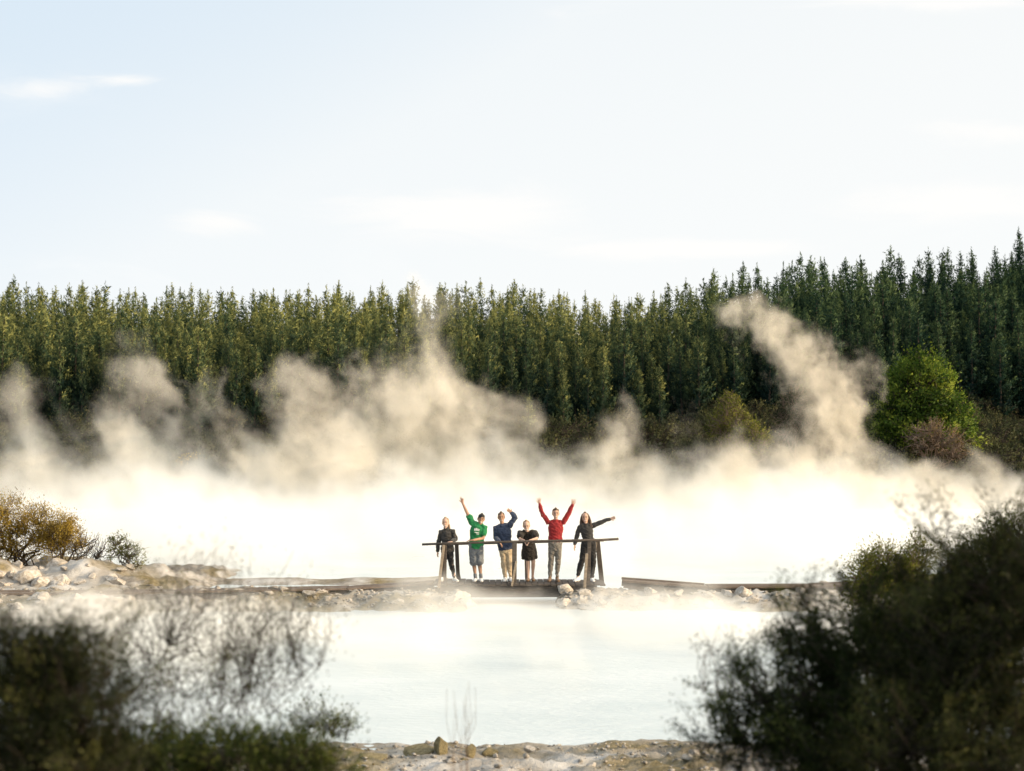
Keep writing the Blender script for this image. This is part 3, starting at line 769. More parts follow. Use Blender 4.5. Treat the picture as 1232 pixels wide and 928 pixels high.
def head_shapes(c, up, yaw, k=1.0):
    """head around centre c; face towards -Y turned by yaw. returns shapes and a frame function"""
    up = up / np.linalg.norm(up)
    fw = np.array([math.sin(yaw), -math.cos(yaw), 0.]); fw = fw - fw.dot(up) * up; fw /= np.linalg.norm(fw)
    rt = np.cross(fw, up)
    def L(x, y, z): return c + rt * x * k + fw * y * k + up * z * k      # x to the subject's left, y forward, z up
    prof = [(-.112, .026, .024, .052), (-.095, .042, .046, .036), (-.066, .056, .068, .018), (-.035, .066, .082, .006), (0, .072, .092, 0), (.04, .076, .097, -.004), (.075, .070, .090, -.008), (.10, .052, .068, -.010), (.115, .028, .036, -.010)]
    S = [ring_loft([L(0, p[3], p[0]) for p in prof], [(p[1] * k, p[2] * k) for p in prof], side=rt, n=18)]
    S.append(ring_loft([L(0, .083, .012), L(0, .100, -.012), L(0, .108, -.030)], [.009 * k, .012 * k, .014 * k], side=rt, n=8))      # nose
    S.append(ring_loft([L(-.045, .078, .026), L(0, .09, .03), L(.045, .078, .026)], [.010 * k] * 3, side=up, n=8))                     # brow
    S.append(ring_loft([L(-.022, .078, -.068), L(0, .086, -.066), L(.022, .078, -.068)], [.010 * k, .011 * k, .010 * k], side=up, n=8))  # lips
    for s in (-1, 1):
        S.append(ring_loft([L(s * .076, -.005, -.032), L(s * .083, -.010, 0), L(s * .080, -.012, .026)], [(.008 * k, .013 * k), (.010 * k, .019 * k), (.008 * k, .014 * k)], side=rt, n=8))
    return S, L
eye_m = surf('eye_dark', [(.3, (.03, .02, .015)), (.7, (.05, .035, .03))], 5, .3, 0)
lip_m = surf('lips', [(.3, (.34, .12, .10)), (.7, (.42, .16, .14))], 9, .5, 0)
teeth_m = surf('teeth', [(.3, (.72, .70, .66)), (.7, (.8, .78, .74))], 9, .4, 0)
def simple(name, shapes, mat, parent, smooth=True):
    mb = MB()
    for s in shapes: mb.add(*s)
    me = mb.mesh(name, smooth); me.transform(Matrix.Translation(-Vector(parent.location)))
    return obj(name, me, mat, parent)
YP = 37.0
def J(cx, cy, dy=0.0): return CP(cx, cy, YP + dy)

def person(label, sp):
    hips = [J(*p) for p in sp['hip']]; sh = [J(*p) for p in sp['sho']]; el = [J(*p) for p in sp['elb']]; wr = [J(*p) for p in sp['wri']]
    kn = [J(*p) for p in sp['kne']]; an = [J(*p) for p in sp['ank']]
    hd = J(*sp['head']); nk = J(*sp['neck']); k = sp.get('k', 1.0); male = sp.get('male', True)
    for i in (0, 1): an[i][2] = max(an[i][2], DECK + .085)
    hc = (hips[0] + hips[1]) / 2; sc_ = (sh[0] + sh[1]) / 2
    base = np.array([(an[0][0] + an[1][0]) / 2, (an[0][1] + an[1][1]) / 2, DECK])
    e = empty('person', tuple(base)); tag(e, label, 'person')
    side = sh[1] - sh[0]; side[2] *= .6; side /= np.linalg.norm(side)
    hw = (.165 if male else .165) * k; ww = (.145 if male else .12) * k; cw = (.175 if male else .145) * k
    crotch = hc - np.array([0, 0, .10]) * k
    def lerp(a, b, t): return a * (1 - t) + b * t
    def torso(d, lo=0.0, flat=False):
        return ring_loft([lerp(hc, sc_, -.16 - lo), lerp(hc, sc_, max(.02, .06 - lo)), lerp(hc, sc_, .36), lerp(hc, sc_, .72), lerp(hc, sc_, .93), lerp(sc_, nk, .2)],
                         [(hw * .93 + d, .105 * k + d), (hw + d, .112 * k + d), (ww + d, .098 * k + d), (cw + d, .115 * k + d), (cw * .86 + d, .088 * k + d), (.085 * k + d * .5, .066 * k + d * .5)], side=side, n=20, flat=flat)
    def arm(i, d, upto=2.0, fat=1.0):
        a, b, c = sh[i], el[i], wr[i]
        pts = [lerp(sc_, a, .62), a, lerp(a, b, .45), b, lerp(b, c, .35), c]; rr = [.060, .056, .047, .041, .039, .026]
        if upto < 1: pts = [lerp(sc_, a, .62), a, lerp(a, b, upto)]; rr = [.064, .062, .062]
        elif upto < 2: pts[-1] = lerp(b, c, upto - 1); rr[-1] = .031
        return ring_loft(pts, [r * k * fat + d for r in rr], n=12)
    def leg(i, d, upto=2.0, fat=1.0):
        a, b, c = hips[i], kn[i], an[i]
        hip = lerp(hc, a, .8); cf = np.array([0, .02, 0])
        pts = [hip + np.array([0, 0, .04]), lerp(hip, b, .45), b, lerp(b, c, .32) + cf, lerp(b, c, .7) + cf * .5, c]; rr = [.092, .074, .055, .054, .040, .034]
        if upto < 1: pts = pts[:2] + [lerp(hip, b, upto)]; rr = [.098, .090, .088]
        elif upto < 2: pts[-1] = lerp(b, c, upto - 1)
        return ring_loft(pts, [r * k * fat + d for r in rr], n=14)
    # body
    up = hd - nk; up = up / np.linalg.norm(up) + np.array([0, 0, .5]); HS, L = head_shapes(hd, up, sp.get('yaw', 0), sp.get('hk', 1.10))
    S = [torso(0), arm(0, 0), arm(1, 0), leg(0, 0), leg(1, 0)] + HS
    S.append(ring_loft([lerp(sc_, nk, .1), nk, L(0, -.012, -.07)], [.058 * k, .052 * k, .052 * k], n=12))
    for i in (0, 1):
        hp = sp['hand'][i]
        S += hand_shapes(wr[i], np.array(hp['d'], float), np.array(hp.get('n', (0, -1, 0)), float), hp.get('s', 1.0) * k, hp.get('spread', .2), hp.get('curl', .2), hp.get('t', 1), hp.get('point', False))
        fd = np.array(sp['foot'][i], float); fd /= np.linalg.norm(fd)
        S.append(ring_loft([an[i] + np.array([0, 0, .0]), an[i] - np.array([0, 0, .045])], [.036 * k, .04 * k], n=10))
        a0 = np.array([an[i][0], an[i][1], DECK + .032]); S.append(ring_loft([a0 - fd * .055, a0 + fd * .05 + np.array([0, 0, .012]), a0 + fd * .17 - np.array([0, 0, .006])], [(.034, .03), (.042, .036), (.036, .022)], n=12))
    fuse('body', S, SK[sp['skin']], e, .0062, 2)
    # face details
    ey = []
    for s in (-1, 1): ey.append(ball(L(s * .031, .0835, .010), np.array([.015, .009, .010])))  # oversized dark eyes also paint the shade of the sockets
    simple('eyes', ey, eye_m, e)
    eb = [ring_loft([L(s * .014, .093, .032), L(s * .033, .091, .037), L(s * .050, .080, .030)], [.0055, .0065, .005], n=6) for s in (-1, 1)]
    simple('eyebrows', eb, sp['hairm'], e)
    simple('mouth', [ring_loft([L(-.026, .079, -.060), L(-.012, .090, -.067), L(.012, .090, -.067), L(.026, .079, -.060)], [(.004, .006), (.006, .010), (.006, .010), (.004, .006)], n=8)], teeth_m if sp.get('teeth', True) else lip_m, e)
    # clothes
    for (nm, kind, mat, opt) in sp['wear']:
        o = None
        if kind == 'top':
            d = opt.get('d', .02); up_ = opt.get('sleeve', 1.92); sh_ = [torso(d, opt.get('lo', .12), True), arm(0, d * .75, up_), arm(1, d * .75, up_)]
            if opt.get('collar'): sh_.append(ring_loft([lerp(sc_, nk, .3), lerp(sc_, nk, .98)], [.075 * k, .066 * k], n=14))
            if opt.get('hood'):
                sh_.append(ring_loft([sc_ + np.array([-.10, .03, .03]), sc_ + np.array([-.05, .11, .045]), sc_ + np.array([.05, .11, .045]), sc_ + np.array([.10, .03, .03])], [.035, .055, .055, .035], n=12))
            if opt.get('hem'): sh_.append(ring_loft([lerp(hc, sc_, -.12), lerp(hc, sc_, -.20)], [(hw + d + .006, .118 * k + d), (hw + d + .004, .116 * k + d)], side=side, n=20))
            o = fuse(nm, sh_, mat, e, .010, 4, .022)
        elif kind == 'legs':
            d = opt.get('d', .016); u = opt.get('upto', 1.93); f = opt.get('fat', 1.0)
            o = fuse(nm, [ring_loft([lerp(hc, sc_, -.17), lerp(hc, sc_, .0), lerp(hc, sc_, .14)], [(hw * .9 + d, .10 * k + d), (hw + d, .112 * k + d), (hw * .95 + d, .105 * k + d)], side=side, n=20), leg(0, d, u, f), leg(1, d, u, f)], mat, e, .010, 4, .022)
        elif kind == 'dress':
            hem = J(*opt['hem']); wst = lerp(hc, sc_, .36); d = .02
            o = fuse(nm, [torso(.018, 0), arm(0, .03, .62), arm(1, .03, .62), ring_loft([hem, lerp(wst, hem, .7), lerp(wst, hem, .35), wst], [(.155, .13), (.185, .155), (.205, .165), (.21, .165)][::-1], side=side, n=24, flat=True)], mat, e, .010, 4, .022)
        elif kind == 'shoes':
            for i in (0, 1):
                fd = np.array(sp['foot'][i], float); fd /= np.linalg.norm(fd); a0 = np.array([an[i][0], an[i][1], DECK + .04])
                sh_ = [ring_loft([a0 - fd * .065, a0 + fd * .05 + np.array([0, 0, .014]), a0 + fd * .19 - np.array([0, 0, .004])], [(.043, .036), (.051, .044), (.044, .030)], n=14)]
                if opt.get('ankle', True): sh_.append(ring_loft([a0 + np.array([0, 0, .0]), a0 + np.array([0, 0, .065])], [.047, .045], n=12))
                fuse(nm, sh_, mat, e, .008, 3)
        elif kind == 'socks':
            for i in (0, 1): simple(nm, [ring_loft([lerp(an[i], kn[i], -.03), lerp(an[i], kn[i], .17)], [.045, .048], n=14)], mat, e)
        elif kind == 'hair':
            hs = []
            st = opt.get('style', 'short')
            top = .012 if st != 'bald' else .006
            hs.append(ring_loft([L(0, -.030, .015), L(0, -.024, .055), L(0, -.014, .095), L(0, -.012, .118)], [(.076 + top, .082 + top), (.080 + top, .090 + top), (.068 + top, .085 + top), (.035, .045)], n=18))
            hs.append(ring_loft([L(0, -.055, -.05), L(0, -.045, .02)], [(.062, .05), (.074, .065)], n=14))
            if st == 'quiff': hs.append(ring_loft([L(-.055, .055, .088), L(0, .075, .108), L(.055, .055, .096)], [.022, .03, .024], n=10))
            if st == 'short': hs.append(ring_loft([L(-.06, .045, .078), L(0, .07, .086), L(.06, .045, .078)], [.018, .022, .018], n=10))
            if st == 'bun': hs.append(ball(L(0, -.115, .03), .045))
            if st == 'tied':
                hs.append(ring_loft([L(-.055, -.05, -.03), L(-.075, -.03, -.10), L(-.085, .0, -.16)], [.03, .028, .016], n=10))
            if st == 'long':
                for s in (-1, 1):
                    hs.append(ring_loft([L(s * .058, .0, .075), L(s * .088, -.02, 0), L(s * .104, -.015, -.09), L(s * .110, .01, -.18), L(s * .120, .03, -.26)], [.030, .034, .042, .040, .018], n=10))
                hs.append(ring_loft([L(0, -.07, .04), L(0, -.085, -.08), L(0, -.09, -.22)], [(.07, .05), (.085, .05), (.08, .03)], n=14))
            o = fuse(nm, hs, mat, e, .007, 2)
        elif kind == 'cap':
            cp = simple(nm, [ring_loft([L(0, -.004, .036), L(0, -.006, .075), L(0, -.010, .108), L(0, -.012, .124)], [(.088, .106), (.086, .104), (.066, .082), (.025, .03)], n=20)], mat, e)
            simple('cap_brim', [ring_loft([L(0, .085, .048), L(0, .13, .046), L(0, .175, .034)], [(.072, .007), (.068, .006), (.045, .005)], side=L(1, 0, 0) - L(0, 0, 0), n=16)], opt['brim'], cp)
        elif kind == 'print':
            c0 = lerp(hc, sc_, .70); mb = MB(); rs_ = np.random.default_rng(4)
            fy = -(.115 + .034)
            for (px_, pz_, w_, h_) in opt['marks']:
                p = c0 + side * px_ + np.array([0, fy + abs(px_) * .22, pz_]); mb.bar(p - side * w_ / 2, p + side * w_ / 2, .012, h_)
            me = mb.mesh(nm); me.transform(Matrix.Translation(-Vector(e.location))); obj(nm, me, mat, e)
        elif kind == 'zip':
            pass
    return e
black = mat_cloth('black_cloth', (.020, .019, .019)); charcoal = mat_cloth('charcoal_cloth', (.035, .033, .031)); green = mat_cloth('green_cloth', (.016, .165, .055))
navy = mat_cloth('navy_cloth', (.030, .042, .075)); khaki = mat_cloth('khaki_cloth', (.42, .33, .22)); red = mat_cloth('red_cloth', (.235, .018, .020)); greyg = mat_cloth('grey_cloth', (.15, .16, .17))
taupe = mat_cloth('taupe_cloth', (.16, .145, .125)); white = mat_cloth('white_cloth', (.72, .71, .69)); darkdress = mat_cloth('dark_dress_cloth', (.022, .018, .014)); tanshoe = mat_cloth('brown_leather', (.18, .115, .07))
hb = surf('hair_black', [(.3, (.010, .008, .007)), (.7, (.025, .019, .015))], 30, .5, .4); hbr = surf('hair_brown', [(.3, (.05, .028, .016)), (.7, (.11, .065, .035))], 30, .5, .4)
hbl = surf('hair_blonde', [(.3, (.17, .105, .055)), (.7, (.31, .205, .115))], 30, .5, .4); hdk = surf('hair_dark_brown', [(.3, (.03, .016, .010)), (.7, (.07, .04, .024))], 30, .5, .4)
F0 = (0, -1, 0)
RAILZ = 1.54
person('woman in black jacket and trousers standing at the left end of the bridge', dict(
    male=False, k=.95, skin='pale', hairm=hbl, head=(203, 217), neck=(206, 243), sho=((180, 264), (240, 260)), elb=((166, 318, .04), (257, 303, -.10)), wri=((160, 366), (232, 317, -.52)),
    hip=((198, 356), (228, 356)), kne=((192, 436), (233, 436)), ank=((184, 510), (251, 508)), hand=(dict(d=(0, 0, -1), n=(1, -.3, 0), t=-1), dict(d=(-.9, -.25, -.1), n=(0, 0, -1), curl=.6, t=-1)),
    foot=((-.3, -1, 0), (.45, -1, 0)), yaw=-.15,
    wear=[('hair', 'hair', hbl, dict(style='tied')), ('jacket', 'top', charcoal, dict(d=.022, lo=-.02, collar=True)), ('trousers', 'legs', black, dict(d=.012)), ('shoe', 'shoes', white, {})]))
person('man in green t-shirt, grey shorts and black cap raising one pointing hand', dict(
    k=1.0, skin='tan', hairm=hb, head=(391, 197), neck=(384, 224), sho=((347, 222, 0), (407, 238)), elb=((317, 164, 0), (402, 298, -.12)), wri=((293, 112), (348, 308, -.52)),
    hip=((346, 340), (382, 340)), kne=((352, 424), (382, 424)), ank=((361, 505), (390, 505)), hand=(dict(d=(-.15, 0, 1), n=(0, -1, 0), point=True, curl=.05, t=-1), dict(d=(-1, -.1, -.05), n=(0, 0, -1), curl=.5, t=-1)),
    foot=((-.1, -1, 0), (.1, -1, 0)), yaw=.1,
    wear=[('hair', 'hair', hb, dict(style='bald')), ('cap', 'cap', black, dict(brim=charcoal)), ('t_shirt', 'top', green, dict(d=.030, sleeve=.62, lo=-.05)),
          ('shirt_print', 'print', white, dict(marks=[(-.035, .06, .035, .07), (-.075, .05, .028, .06), (.005, .055, .028, .055), (.035, .05, .02, .05), (-.02, -.02, .12, .016), (.0, -.055, .07, .013)])),
          ('shorts', 'legs', greyg, dict(d=.024, upto=.98)), ('sock', 'socks', greyg, {}), ('shoe', 'shoes', white, dict(ankle=False))]))
person('man in navy hooded jacket and khaki trousers waving over his head', dict(
    k=1.0, skin='tan', hairm=hb, head=(498, 188), neck=(501, 214), sho=((470, 242), (541, 232)), elb=((468, 296, -.02), (572, 188, 0)), wri=((486, 318, -.48), (553, 164, -.02)),
    hip=((502, 344), (537, 344)), kne=((510, 428), (541, 428)), ank=((519, 505), (547, 507)), hand=(dict(d=(.5, -.3, -.55), n=(-.5, 0, -1), curl=.6, t=1), dict(d=(-.75, -.1, .6), n=(0, -1, 0), curl=.45, spread=.12, t=1)),
    foot=((-.15, -1, 0), (.2, -1, 0)), yaw=0,
    wear=[('hair', 'hair', hb, dict(style='short')), ('jacket', 'top', navy, dict(d=.034, lo=-.04, hood=True)), ('trousers', 'legs', khaki, dict(d=.016)), ('shoe', 'shoes', white, {})]))
person('woman in dark short sleeved dress leaning with both forearms on the handrail', dict(
    male=False, k=.95, skin='pale', hairm=hbl, head=(631, 233, -.24), neck=(634, 260, -.20), sho=((601, 270, -.18), (672, 270, -.18)), elb=((596, 303, -.42), (686, 299, -.42)), wri=((620, 312, -.62), (647, 311, -.62)),
    hip=((628, 352, .16), (664, 352, .16)), kne=((640, 428, .12), (667, 426, .12)), ank=((640, 500, .10), (664, 494, .20)), hand=(dict(d=(.35, -.35, -.8), n=(1, 0, 0), curl=.5, t=1), dict(d=(-.35, -.35, -.8), n=(-1, 0, 0), curl=.5, t=-1)),
    foot=((-.1, -1, 0), (.1, -1, 0)), yaw=0,
    wear=[('hair', 'hair', hbl, dict(style='bun')), ('dress', 'dress', darkdress, dict(hem=(647, 404, .14))), ('shoe', 'shoes', tanshoe, dict(ankle=False))]))
person('man in red shirt with both arms raised high and fingers spread', dict(
    k=1.0, skin='fair', hairm=hbr, head=(786, 168), neck=(786, 196), sho=((747, 214), (826, 214)), elb=((714, 168), (856, 164)), wri=((700, 116), (874, 122)),
    hip=((764, 330), (803, 330)), kne=((761, 414), (798, 418)), ank=((755, 502), (793, 502)), hand=(dict(d=(-.1, 0, 1), n=(0, -1, 0), spread=.42, curl=.05, t=-1), dict(d=(.22, 0, 1), n=(0, -1, 0), spread=.45, curl=.05, t=1)),
    foot=((-.2, -1, 0), (.15, -1, 0)), yaw=.05,
    wear=[('hair', 'hair', hbr, dict(style='quiff')), ('shirt', 'top', red, dict(d=.022, lo=-.28)), ('trousers', 'legs', taupe, dict(d=.014)), ('shoe', 'shoes', tanshoe, {})]))
person('long haired woman in black stretching one arm out to the right', dict(
    male=False, k=.98, skin='fair', hairm=hdk, head=(942, 190), neck=(945, 216), sho=((914, 236), (980, 232)), elb=((897, 288), (1032, 211)), wri=((887, 330, -.05), (1074, 196)),
    hip=((940, 328), (980, 328)), kne=((926, 412), (984, 418)), ank=((903, 496), (977, 506)), hand=(dict(d=(-.15, -.1, -1), n=(1, -.3, 0), t=-1), dict(d=(1, 0, .3), n=(0, -1, 0), curl=.9, t=1)),
    foot=((-.6, -1, 0), (.2, -1, 0)), yaw=-.1,
    wear=[('hair', 'hair', hdk, dict(style='long')), ('top', 'top', charcoal, dict(d=.020, lo=-.14)), ('trousers', 'legs', black, dict(d=.018, fat=1.08)), ('shoe', 'shoes', white, {})]))

# ------------------------------------------------------------------ foreground bushes
def fb(px, py, Y, rpx, rpy): return B(px, py, Y, rpx, rpy)
def forebush(label, px, Y, blobs, mat, seed, name='bush', **kw):
    x = (px - 616) / F * Y; b0 = np.array([x, Y, tz(x, Y) - .05])
    return put_plant(name, label, 'bush', b0, mat, kw.pop('wood', 'twig'), blobs, seed=seed, **kw)
# right side
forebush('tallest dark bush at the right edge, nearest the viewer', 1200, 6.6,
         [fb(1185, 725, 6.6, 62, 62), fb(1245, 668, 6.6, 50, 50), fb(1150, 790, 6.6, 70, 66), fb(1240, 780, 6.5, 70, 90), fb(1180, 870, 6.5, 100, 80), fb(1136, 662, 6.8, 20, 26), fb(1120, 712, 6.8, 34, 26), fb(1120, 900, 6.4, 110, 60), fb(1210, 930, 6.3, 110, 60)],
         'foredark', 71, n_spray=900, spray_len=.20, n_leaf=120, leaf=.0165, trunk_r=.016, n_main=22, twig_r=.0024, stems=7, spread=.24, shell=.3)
forebush('dark green bush in the middle of the right hand thicket', 1040, 7.2,
         [fb(1060, 760, 7.2, 70, 46), fb(1010, 790, 7.2, 60, 44), fb(960, 840, 7.1, 60, 50), fb(1060, 850, 7.0, 90, 70), fb(985, 745, 7.3, 28, 26), fb(950, 735, 7.3, 16, 14), fb(1040, 910, 6.9, 110, 50), fb(1110, 800, 7.2, 60, 60)],
         'forebush', 72, n_spray=640, spray_len=.20, n_leaf=120, leaf=.0165, trunk_r=.015, n_main=20, twig_r=.0024, stems=7, spread=.24, shell=.3)
forebush('low sprawling green bush at the left foot of the right hand thicket', 920, 7.4,
         [fb(905, 850, 7.4, 44, 40), fb(950, 890, 7.3, 60, 44), fb(880, 895, 7.3, 44, 30), fb(1000, 900, 7.2, 70, 40), fb(888, 800, 7.4, 16, 22)],
         'forebush', 73, n_spray=320, spray_len=.18, n_leaf=90, leaf=.016, trunk_r=.011, n_main=16, twig_r=.002, stems=6, spread=.24, shell=.3)
forebush('bare reddish twigs sticking out left of the right hand thicket', 880, 7.6,
         [fb(850, 810, 7.6, 16, 34), fb(868, 840, 7.6, 14, 26), fb(840, 790, 7.6, 8, 12)], 'brownbush', 74, name='bare_twigs', wood='paletwig',
         n_spray=26, spray_len=.12, n_leaf=2, leaf=.012, trunk_r=.005, n_main=6, twig_r=.0014, stems=3, spread=.3, bare=.6)
forebush('sunlit yellowish shrub at the lake edge behind the right hand bushes', 1062, 17.0,
         [fb(1066, 680, 17, 26, 18), fb(1046, 692, 17, 22, 14), fb(1085, 695, 17, 26, 20), fb(1060, 720, 17, 40, 24), fb(1104, 668, 17, 16, 16)],
         'lime', 75, wood='paletwig', n_spray=520, spray_len=.16, n_leaf=28, leaf=.032, trunk_r=.02, n_main=12, twig_r=.003, stems=5, spread=.55, shell=.3)
forebush('dense dark shrub behind the tallest bush on the right', 1150, 12.0,
         [fb(1190, 690, 12, 40, 34), fb(1220, 660, 12, 40, 34), fb(1150, 750, 12, 60, 40), fb(1090, 770, 12, 50, 34)],
         'forebush', 76, n_spray=1300, spray_len=.15, n_leaf=26, leaf=.026, trunk_r=.02, n_main=14, twig_r=.003, stems=5, spread=.55, shell=.3)
# left side
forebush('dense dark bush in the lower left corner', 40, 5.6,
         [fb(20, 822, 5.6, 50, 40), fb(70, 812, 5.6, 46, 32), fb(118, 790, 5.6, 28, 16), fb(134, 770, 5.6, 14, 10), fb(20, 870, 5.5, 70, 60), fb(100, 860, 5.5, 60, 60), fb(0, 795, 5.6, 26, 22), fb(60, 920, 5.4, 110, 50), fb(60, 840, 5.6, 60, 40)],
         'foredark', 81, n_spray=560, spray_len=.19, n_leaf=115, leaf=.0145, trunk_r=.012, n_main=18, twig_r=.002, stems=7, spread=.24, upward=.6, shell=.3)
forebush('open twiggy bush with sparse leaves standing before the pool at the left', 240, 7.0,
         [fb(230, 740, 7.0, 40, 34), fb(190, 790, 7.0, 46, 50), fb(270, 790, 7.0, 50, 50), fb(330, 800, 7.0, 50, 46), fb(240, 850, 7.0, 110, 40), fb(370, 780, 7.0, 34, 34), fb(300, 745, 7.0, 36, 22)],
         'foredark', 82, n_spray=300, spray_len=.24, n_leaf=40, leaf=.0125, upward=.8, trunk_r=.008, n_main=26, twig_r=.0016, stems=9, spread=.4, shell=.2, stem_spread=.22)
forebush('low green undergrowth bush along the bottom left edge', 250, 6.4,
         [fb(180, 922, 6.4, 80, 34), fb(280, 918, 6.4, 70, 32), fb(350, 918, 6.4, 50, 26), fb(90, 925, 6.3, 60, 30), fb(400, 930, 6.4, 30, 18)],
         'lowgreen', 83, n_spray=900, spray_len=.09, n_leaf=34, leaf=.018, trunk_r=.008, n_main=14, twig_r=.0015, stems=8, spread=.55, shell=.3, stem_spread=.3)
forebush('small green tuft at the pool edge right of the twiggy bush', 395, 9.0,
         [fb(380, 868, 9, 30, 14), fb(405, 876, 9, 22, 10)], 'lowgreen', 84, n_spray=120, spray_len=.10, n_leaf=16, leaf=.016, trunk_r=.005, n_main=8, twig_r=.0015, stems=5, spread=.5, stem_spread=.1)
# thin stems before the pool
e = empty('dry_grass_tuft', (P(555, 900, 8.5)[0], 8.5, tz(P(555, 900, 8.5)[0], 8.5))); tag(e, 'few thin dry stems rising in front of the near pool', 'plant stems')
rs = np.random.default_rng(5); sg = []
for k in range(12):
    tp = P(535 + rs.random() * 45, 815 + rs.random() * 50, 8.5) - np.array(e.location)
    st = np.array([tp[0] * .25, rs.normal() * .02, -.05]); sg.append((curve(st, tp, rs, .04, 6), np.linspace(.0022, .0007, 6)))
obj('stems', mesh_from('stems', *tubes(sg, 4), True), M['paletwig'], e)

# ------------------------------------------------------------------ steam: real volumes
def steam_material(name, dens, col=(.995, .99, .98), g=.0):
    m, nt = newmat(name)
    v = nd(nt, 'ShaderNodeVolumePrincipled')
    v.inputs['Color'].default_value = (*col, 1); v.inputs['Density'].default_value = dens; v.inputs['Anisotropy'].default_value = g
    o = nd(nt, 'ShaderNodeOutputMaterial'); nt.links.new(v.outputs[0], o.inputs['Volume'])
    return m
class GN:
    def __init__(s, name):
        s.t = bpy.data.node_groups.new(name, 'GeometryNodeTree')
        s.t.interface.new_socket('Geometry', in_out='INPUT', socket_type='NodeSocketGeometry')
        s.t.interface.new_socket('Geometry', in_out='OUTPUT', socket_type='NodeSocketGeometry')
    def n(s, t, **kw):
        k = s.t.nodes.new(t)
        for a, b in kw.items(): setattr(k, a, b)
        return k
    def put(s, sock, v):
        if hasattr(v, 'is_output'): s.t.links.new(v, sock)
        else: sock.default_value = v
    def m(s, op, a, b=None, c=None, clamp=False):
        k = s.n('ShaderNodeMath', operation=op, use_clamp=clamp); s.put(k.inputs[0], a)
        if b is not None: s.put(k.inputs[1], b)
        if c is not None: s.put(k.inputs[2], c)
        return k.outputs[0]
    def v(s, op, a, b=None, out='Vector', sc=None):
        k = s.n('ShaderNodeVectorMath', operation=op); s.put(k.inputs[0], a)
        if b is not None: s.put(k.inputs[1], b)
        if sc is not None: s.put(k.inputs['Scale'], sc)
        return k.outputs[out]
    def noise(s, vec, scale, det, rough=.55, out='Fac', dist=0):
        k = s.n('ShaderNodeTexNoise'); s.put(k.inputs['Vector'], vec); k.inputs['Scale'].default_value = scale
        k.inputs['Detail'].default_value = det; k.inputs['Roughness'].default_value = rough; k.inputs['Distortion'].default_value = dist
        return k.outputs[0] if out == 'Fac' else k.outputs[1]
    def mapr(s, v, a, b, c=0., d=1., smooth=True):
        k = s.n('ShaderNodeMapRange', interpolation_type='SMOOTHSTEP' if smooth else 'LINEAR')
        s.put(k.inputs['Value'], v); k.inputs['From Min'].default_value = a; k.inputs['From Max'].default_value = b
        k.inputs['To Min'].default_value = c; k.inputs['To Max'].default_value = d
        return k.outputs[0]
def steam(name, label, blobs, vox, dens, col=(.994, .925, .81), warp=1.2, wscale=.35, fscale=.55, thr=(.35, .95), contrast=1.3, seed=0, pad=1.5, zfade=None, drift=(0, 0, 0)):
    """blobs: (centre, radii, weight). one fog volume: soft blobs bent and torn by noise"""
    C = np.array([b[0] for b in blobs]); Rr = np.array([b[1] for b in blobs])
    mn = (C - Rr).min(0) - pad; mx = (C + Rr).max(0) + pad; mn[2] = max(mn[2], .02)
    g = GN(name)
    pos = g.n('GeometryNodeInputPosition').outputs[0]
    sp = g.v('ADD', pos, (seed * 13.7, seed * 7.1, seed * 3.3))
    w1 = g.v('SUBTRACT', g.noise(sp, wscale, 2, .5, 'Color'), (.5, .5, .5))
    w2 = g.v('SUBTRACT', g.noise(sp, wscale * 3.1, 2, .5, 'Color'), (.5, .5, .5))
    q = g.v('ADD', g.v('ADD', pos, g.v('SCALE', w1, sc=warp * 2)), g.v('SCALE', w2, sc=warp * .7))
    tot = None
    for c, r, w in blobs:
        d = g.v('LENGTH', g.v('DIVIDE', g.v('SUBTRACT', q, tuple(c)), tuple(r)), out='Value')
        f = g.m('MULTIPLY', g.mapr(d, 1.0, .0), w)
        tot = f if tot is None else g.m('ADD', tot, f)
    fq = g.v('ADD', q, (seed * 3.1, seed * 5.7, seed * 9.2))
    ax = (-.50, .05, .865)
    fq = g.v('SUBTRACT', fq, g.v('SCALE', ax, sc=g.m('MULTIPLY', g.v('DOT_PRODUCT', fq, ax, out='Value'), .48)))
    fb_ = g.noise(g.v('MULTIPLY', fq, (1, 1, .9)), fscale, 8, .66)
    s = g.m('ADD', g.m('MINIMUM', tot, 1.25), g.m('MULTIPLY', g.m('SUBTRACT', fb_, .5), contrast * 2))
    s = g.m('MULTIPLY', g.mapr(s, thr[0], thr[1]), g.mapr(tot, 0.0, .12))
    if zfade:
        z = g.n('ShaderNodeSeparateXYZ'); g.put(z.inputs[0], pos)
        s = g.m('MULTIPLY', s, g.mapr(z.outputs[2], zfade[0], zfade[1], 1., zfade[2] if len(zfade) > 2 else 0.))
    vc = g.n('GeometryNodeVolumeCube'); g.put(vc.inputs['Density'], s)
    ctr = (mn + mx) / 2
    vc.inputs['Min'].default_value = tuple(mn); vc.inputs['Max'].default_value = tuple(mx)
    for k, ax in enumerate('XYZ'):
        vc.inputs['Resolution ' + ax].default_value = int(max(6, (mx[k] - mn[k]) / vox))
    sm = g.n('GeometryNodeSetMaterial'); g.t.links.new(vc.outputs[0], sm.inputs[0]); sm.inputs['Material'].default_value = steam_material(name, dens, col)
    go = g.n('NodeGroupOutput'); g.t.links.new(sm.outputs[0], go.inputs[0])
    vd = bpy.data.volumes.new(name); o = bpy.data.objects.new(name, vd); COL.objects.link(o)
    md = o.modifiers.new('steam', 'NODES'); md.node_group = g.t
    tag(o, label, 'steam', kind='stuff')
    return o
DEPTH = .62
def SB(px, py, Y, rpx, rpy, rd, w=1.0):
    p = P(px, py, Y); k = Y / F
    return (p, (rpx * k * 1.5, rd * DEPTH, rpy * k * 1.5), w)
